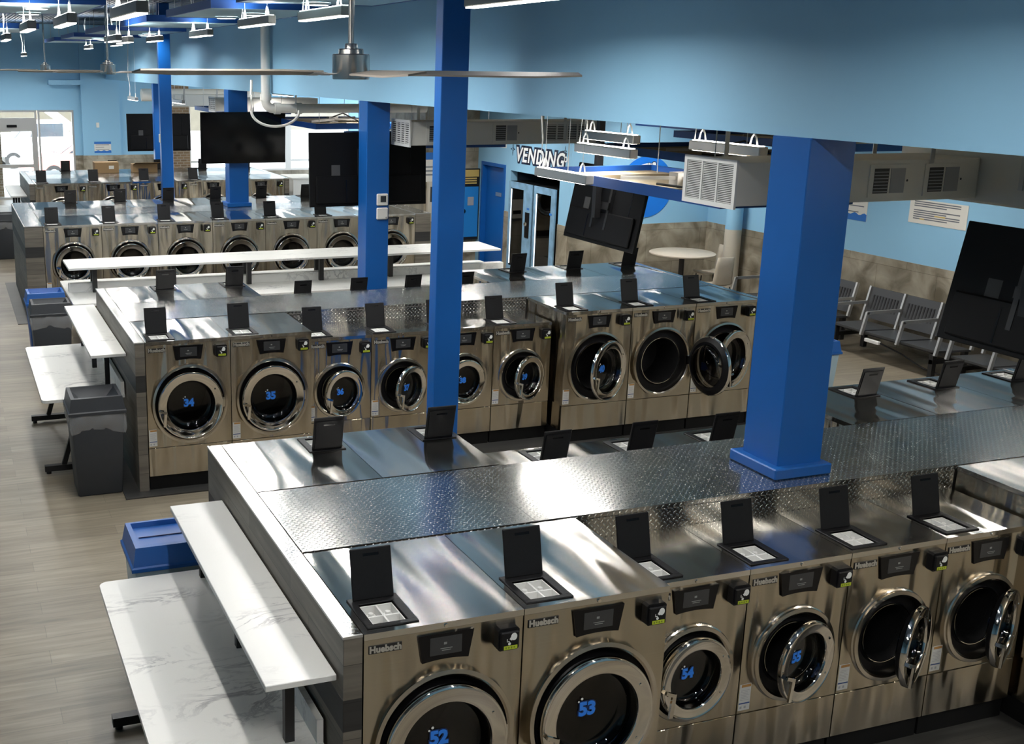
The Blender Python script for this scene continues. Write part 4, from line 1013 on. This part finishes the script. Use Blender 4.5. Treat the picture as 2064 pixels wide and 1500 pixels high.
# ------------------------------------------------------------------ vending machines, sign, nook
def vending(label, y0, y1, wide):
    t = thing('vending_machine', label, 'vending machine', (XV-.03, (y0+y1)/2, 0), 0, 'vending machines in the alcove')
    h = (y1-y0)/2-.012; H = 2.0
    MB().box(0, .82, -h, h, .05, H, bev=.01).build('cabinet', 'tv_black', t)
    a = h-(.30 if not wide else .10)      # display window runs from +h side (far) to -a
    b = MB(); lo = -h+(.36 if not wide else .16)
    b.box(-.03, 0, -h, h, H-.13, H, 0).box(-.03, 0, -h, h, .05, .30, 0).box(-.03, 0, h-.09, h, .30, H-.13, 0).box(-.03, 0, -h, lo, .30, H-.13, 0)
    b.build('front_frame', 'skin_blue', t)
    MB().box(-.012, -.002, lo, h-.09, .30, H-.13).build('display_shelves', 'product_mix', t)
    MB().box(-.026, -.022, lo, h-.09, .30, H-.13).build('window', 'door_glass', t)
    MB().box(-.034, -.02, h-.125, h-.105, .34, H-.15).build('light_strip', 'vend_light', t)
    if not wide:
        MB().box(-.045, -.03, -h+.08, -h+.24, .95, 1.45).build('keypad', 'black_gloss', t)
        MB().lathe([(.045, 0), (.03, -.03), (0, -.035)], (-.045, -h+.2, 1.22), 'X', 12).build('coin_slot', 'chrome', t)
    MB().box(-.032, -.028, -h+.10, -h+.20, 1.50, 1.54).build('badge', 'ink_blue', t)
vending('snack vending machine next to the blue service door', 15.38, 16.40, False)
vending('drinks vending machine nearest the nook wall', 14.47, 15.34, True)
t = thing('vending_sign', 'VENDING sign in white letters outlined in black on the light blue wall', 'sign', (XV, 15.28, 2.53), 0)
for nm, off, mat, dx in (('letter_outline', .045, 'sign_navy', -.004), ('letters', .008, 'sign_white', -.012)):
    me = text_mesh('VENDING', .37, .003, off, shear=.18, spacing=1.12); me.materials.append(MAT[mat])
    o = link(nm, me, t, (dx, 0, 0)); o.rotation_euler = (PI/2, 0, -PI/2); o.scale = (1.10, 1.06, 1.0)
def star(par, y, z, s, mat='sign_navy'):
    pts = []
    for k in range(8):
        r_ = s if k % 2 == 0 else s*.28; a = PI/2+k*PI/4; pts.append((-.002, y+r_*math.cos(a)*.75, z+r_*math.sin(a)))
    b = MB().prism(pts, (-.004, 0, 0), 0)
    pts2 = [(-.006, y+(p[1]-y)*.5, z+(p[2]-z)*.5) for p in pts]; b.prism(pts2, (-.003, 0, 0), 1)
    b.build('sparkle', [mat, 'paint_light_blue'], par)
star(t, 1.12, .10, .13); star(t, -.98, .20, .09)
for nm, y, z, r_ in (('bubble', -1.02, .05, .055),):
    MB().lathe([(r_*.6, 0), (r_*.6, -.006), (r_, -.006), (r_, 0)], (-.002, y, z), 'X', 20).build(nm, 'sign_white', t)
t = thing('logo_disc', 'big blue round laundromat logo on the nook wall behind the hung screen', 'sign', (10.72, YN-.002, 2.06))
RD = .575
MB().lathe([(0, -.012), (RD, -.012), (RD, 0)], (0, 0, 0), 'Y', 64).build('disc', 'logo_blue', t)
b = MB(); pts = [(-.30+.6*k/16, -.013, .34+.10*math.sin(PI*k/16)) for k in range(17)]+[(.30-.6*k/16, -.013, .34+.03*math.sin(PI*(1-k/16))) for k in range(17)]
b.prism(pts, (0, -.003, 0)); b.build('white_arc', 'sign_white', t)  # white arc printed on the logo
for x, z, r_ in ((.02, .425, .022), (.13, .42, .042)):
    MB().lathe([(r_*1.35, -.013), (r_*1.35, -.016), (r_, -.017), (r_, -.013)], (x, 0, z), 'Y', 18).lathe([(r_, -.0155), (0, -.0156)], (x, 0, z), 'Y', 18, m=1).build('bubble', ['sign_navy', 'sign_white'], t)
MB().box(-.46, .46, -.018, -.012, -.155, -.065).build('name_band', 'sign_navy', t)
me = text_mesh('LAUNDROMAT', .085, .002, .001, spacing=1.12); place_text('letters', me, 'sign_white', t, (0, -.0195, -.11), '-Y')
def notice(name, label, face, loc, w, h, rows, top=None, band=None, tan=False):
    t = thing(name, label, 'notice', loc)
    def bx(b, a0, a1, z0, z1, d0, d1, m):
        if face == '-X': b.box(-d1, -d0, -a1, -a0, z0, z1, m)
        else: b.box(a0, a1, -d1, -d0, z0, z1, m)
    b = MB(); bx(b, -w/2, w/2, -h/2, h/2, 0, .006, 0); b.build('sheet', 'paper', t)
    if rows:
        b = MB(); rr = random.Random(int(w*1000))
        for i in range(rows):
            z = h/2*.82-(h*.80)*i/rows
            if rows > 5 and i == rows//2-1: continue
            L_ = w*.80*(1 if i % 3 != 2 else rr.uniform(.35, .8)); bx(b, -w*.42, -w*.42+L_, z-h*.022, z+h*.022, .006, .0075, 0)
        b.build('print_lines', 'ink_grey', t)
        if tan:
            b = MB(); bx(b, -w*.05, w*.14, -h*.14, -h*.09, .0065, .0085, 0); bx(b, -w*.30, -w*.22, -h*.33, -h*.28, .0065, .0085, 0); b.build('highlighted_words', 'ink_tan', t)
    if top: b = MB(); bx(b, -w/2, w/2, h/2-h*top, h/2, .006, .008, 0); b.build('header_band', 'ink_blue', t)
    if band:
        n = 14; b = MB()
        P = [(-w/2, -h/2)]+[(w/2, -h/2)]+[(w/2-w*k/n, -h/2+h*band*(1+.18*math.sin(k*1.3))) for k in range(n+1)]
        if face == '-X': b.prism([(-.0062, -x_, z_) for x_, z_ in P], (-.002, 0, 0))
        else: b.prism([(x_, -.0062, z_) for x_, z_ in P], (0, -.002, 0))
        b.build('wave_band', 'ink_blue', t)
    return t
notice('wall_notice', 'wide white notice with printed lines above the benches', '-X', (XR-.001, 8.55, 2.15), 1.08, .36, 9, tan=True)
notice('wall_notice', 'white notice with a blue wave at its bottom right of the thick column', '-X', (XR-.001, 10.25, 2.04), .60, .36, 3, band=.30)
notice('wall_notice', 'blue and white notice on the far pillar by the entrance', '-Y', (3.18, Y1-.102, 1.62), .54, .36, 4, top=.22, band=.2)
notice('wall_notice', 'blue and white poster on the stone wall left of the change machine', '-Y', (8.03, 17.998, 2.16), .36, .62, 6, top=.24)
notice('wall_notice', 'small white notice above the blue service door', '-X', (XV-.001, 16.9, 2.68), .42, .10, 2)
t = thing('alarm_sounder', 'round white alarm unit above the blue service door', 'alarm', (XV-.002, 17.28, 2.70)); MB().lathe([(.075, 0), (.075, -.05), (.05, -.07), (0, -.072)], (0, 0, 0), 'X', 20).build('case', 'white_plastic', t)
t = thing('wall_switch', 'small white switch plate on the far pillar', 'switch', (3.05, Y1-.1, 2.33)); MB().box(-.05, .05, -.02, 0, -.08, .08, bev=.006).build('plate', 'white_plastic', t)
# change machines in the stone wall
t = thing('change_machine', 'blue change machine with a yellow header set in the stone wall', 'change machine', (8.80, 17.985, 0))
MB().box(-.30, .30, -.10, 0, .60, 2.12, bev=.01).build('cabinet', 'black_metal', t)
MB().box(-.27, .27, -.108, -.10, .66, 1.74).build('front_panel', 'changer_blue', t)
MB().box(-.27, .27, -.110, -.10, 1.95, 2.10).build('header', 'ink_tan', t)
b = MB()
for k in range(3): b.box(-.05, .22, -.112, -.107, 1.80+.05*k, 1.83+.05*k)
b.build('instruction_strip', 'ink_tan', t)
MB().lathe([(.05, 0), (.05, -.03), (.02, -.06), (0, -.06)], (-.08, -.108, 1.22), 'Y', 16).build('bill_slot', 'black_gloss', t)
MB().box(.02, .16, -.114, -.107, 1.34, 1.52).build('instruction_plate', 'label_grey', t)
t = thing('payment_kiosk', 'tan payment kiosk with a small dark screen left of the change machine', 'kiosk', (8.06, 17.985, 0))
MB().box(-.16, .20, -.12, 0, 1.02, 1.86, bev=.01).build('cabinet', 'tan_panel', t); MB().box(-.12, .14, -.126, -.119, 1.44, 1.76).build('screen', 'screen_glass', t); MB().box(-.08, .12, -.126, -.119, 1.12, 1.20).build('card_slot', 'black_gloss', t)

# round table, chairs, benches
t = thing('round_table', 'round pale table in the nook corner', 'table', (11.05, 13.22, 0))
MB().lathe([(0, .89), (.58, .89), (.60, .90), (.60, .92), (.58, .93), (0, .93)], (0, 0, 0), 'Z', 48).build('tabletop', 'chair_wood', t)
MB().cyl(.05, .05, .89, (0, 0), 16).lathe([(.12, .86), (.12, .89)], (0, 0, 0), 'Z', 16).build('pedestal', 'black_metal', t)
MB().box(-.32, .32, -.05, .05, .0, .05).box(-.05, .05, -.32, .32, .0, .05).build('base', 'black_metal', t)
def chair(label, x, y, rz):
    t = thing('cafe_chair', label, 'chair', (x, y, 0), rz, 'moulded chairs at the round table')
    P = [(-.23, .47), (-.10, .455), (.10, .46), (.18, .50), (.215, .60), (.24, .80), (.27, 1.0)]
    b = MB(); wd = [.20, .21, .21, .20, .19, .18, .165]; rows = []
    for (yy, zz), w_ in zip(P, wd):
        rows.append([b.bm.verts.new((w_*(k/6.0*2-1), yy+.03*(abs(k-3)/3)**2*(-1 if zz > .55 else 0), zz+.02*(abs(k-3)/3)**2*(1 if zz < .55 else 0))) for k in range(7)])
    for A_, B_ in zip(rows, rows[1:]):
        for k in range(6): f = b.bm.faces.new((A_[k], A_[k+1], B_[k+1], B_[k])); f.smooth = True
    o = b.build('shell', 'chair_wood', t); md = o.modifiers.new('thickness', 'SOLIDIFY'); md.thickness = .016
    for sx in (-.17, .17):
        for sy in (-.17, .15): MB().tube([(sx, sy, .45), (sx*1.15, sy*1.2, 0)], .011, 8).build('leg', 'black_metal', t)
chair('pale moulded chair with its back to the camera at the round table', 11.17, 12.30, math.radians(175))
chair('pale moulded chair between the round table and the round pillar', 11.80, 13.42, math.radians(-110))
def bench(label, y0, n):
    t = thing('bench', label, 'bench', (XR-.20, y0, 0), 0, 'dark perforated benches along the right wall')
    S = .70; W = S*n
    # local x: wall is +x; seat from -.82 to -.18
    for i in range(n):
        a, c = i*S+.03, (i+1)*S-.03
        b = MB().prism([(-.84, a, .42), (-.84, a, .39), (-.20, a, .37), (-.20, a, .40)], (0, c-a, 0)); b.build('seat', 'bench_dark', t)
        b = MB().prism([(-.22, a, .46), (-.20, a, .46), (-.08, a, .93), (-.105, a, .93)], (0, c-a, 0)); bk = b.build('backrest', 'bench_dark', t)
        b = MB()
        for k in range(9):
            yy = a+.08+k*(c-a-.16)/8; b.prism([(-.1985, yy-.012, .60), (-.194+.04-.0015, yy-.012, .82), (-.194+.04-.0015, yy+.012, .82), (-.1985, yy+.012, .60)], (.012, 0, 0))
        o = b.build('slots', 'bench_slot', bk); o.location.x = .012
    for i in range(n+1):
        y = i*S
        b = MB().bar((-.88, y, .36), (-.80, y, .70), .05, .035).bar((-.81, y, .69), (-.18, y, .69), .045, .035).bar((-.23, y, .40), (-.10, y, .94), .05, .035)
        b.build('armrest', 'aluminium', t)
    MB().box(-.60, -.54, .04, W-.04, .30, .37).build('beam', 'black_metal', t)
    for y in (.10, W-.10):
        MB().box(-.84, -.20, y-.03, y+.03, .22, .28).box(-.84, -.77, y-.035, y+.035, 0, .37).box(-.27, -.20, y-.035, y+.035, 0, .40).build('leg', 'black_metal', t)
bench('dark perforated bench along the right wall partly behind the thick blue column', 9.65, 3)
bench('dark perforated bench with silver arms below the wide wall notice', 7.25, 3)
bench('dark perforated bench nearest the camera behind the hung screen', 4.95, 3)
t = thing('power_strip', 'white power strip hung under the middle bench with a black cord', 'power strip', (11.10, 8.45, .30)); MB().box(-.02, .03, -.14, .14, -.025, .025, bev=.005).build('case', 'outlet_white', t)
MB().tube([(.02, -.14, 0), (.2, -.4, -.12), (.3, -.7, -.26), (.3, -1.1, -.28), (.5, -1.5, -.27), (.8, -1.9, -.2)], .012, 8).build('cord', 'black_metal', t)
# cardboard boxes on the farthest row and a counter near the window
for lb, x0, x1, y0, y1, h in (('cardboard box with a white tape patch on the farthest row', 1.70, 2.28, 23.92, 24.30, .26), ('flat open cardboard box on the farthest row beside the narrow column', 2.62, 3.22, 23.92, 24.30, .20)):
    t = thing('cardboard_box', lb, 'box', ((x0+x1)/2, (y0+y1)/2, 1.652)); w2, d2 = (x1-x0)/2, (y1-y0)/2
    MB().box(-w2, w2, -d2, d2, 0, h, bev=.004).build('carton', 'cardboard', t)
    if h > .22: MB().box(.05, .17, -d2-.004, -d2+.001, .10, .18).build('shipping_label', 'paper', t)
    else: MB().prism([(-w2, -d2, h), (w2, -d2, h), (w2+.05, -d2-.16, h+.05), (-w2+.05, -d2-.16, h+.05)], (0, .003, .004)).build('flap', 'cardboard', t)
t = thing('laundry_counter', 'white counter end near the storefront window right of the farthest row', 'counter', (6.95, 24.2, 0)); MB().box(-.32, .32, -.5, .5, 0, 1.42, bev=.01).build('body', 'white_plastic', t); MB().box(-.36, .36, -.55, .55, 1.42, 1.46, bev=.006).build('worktop', 'white_plastic', t)
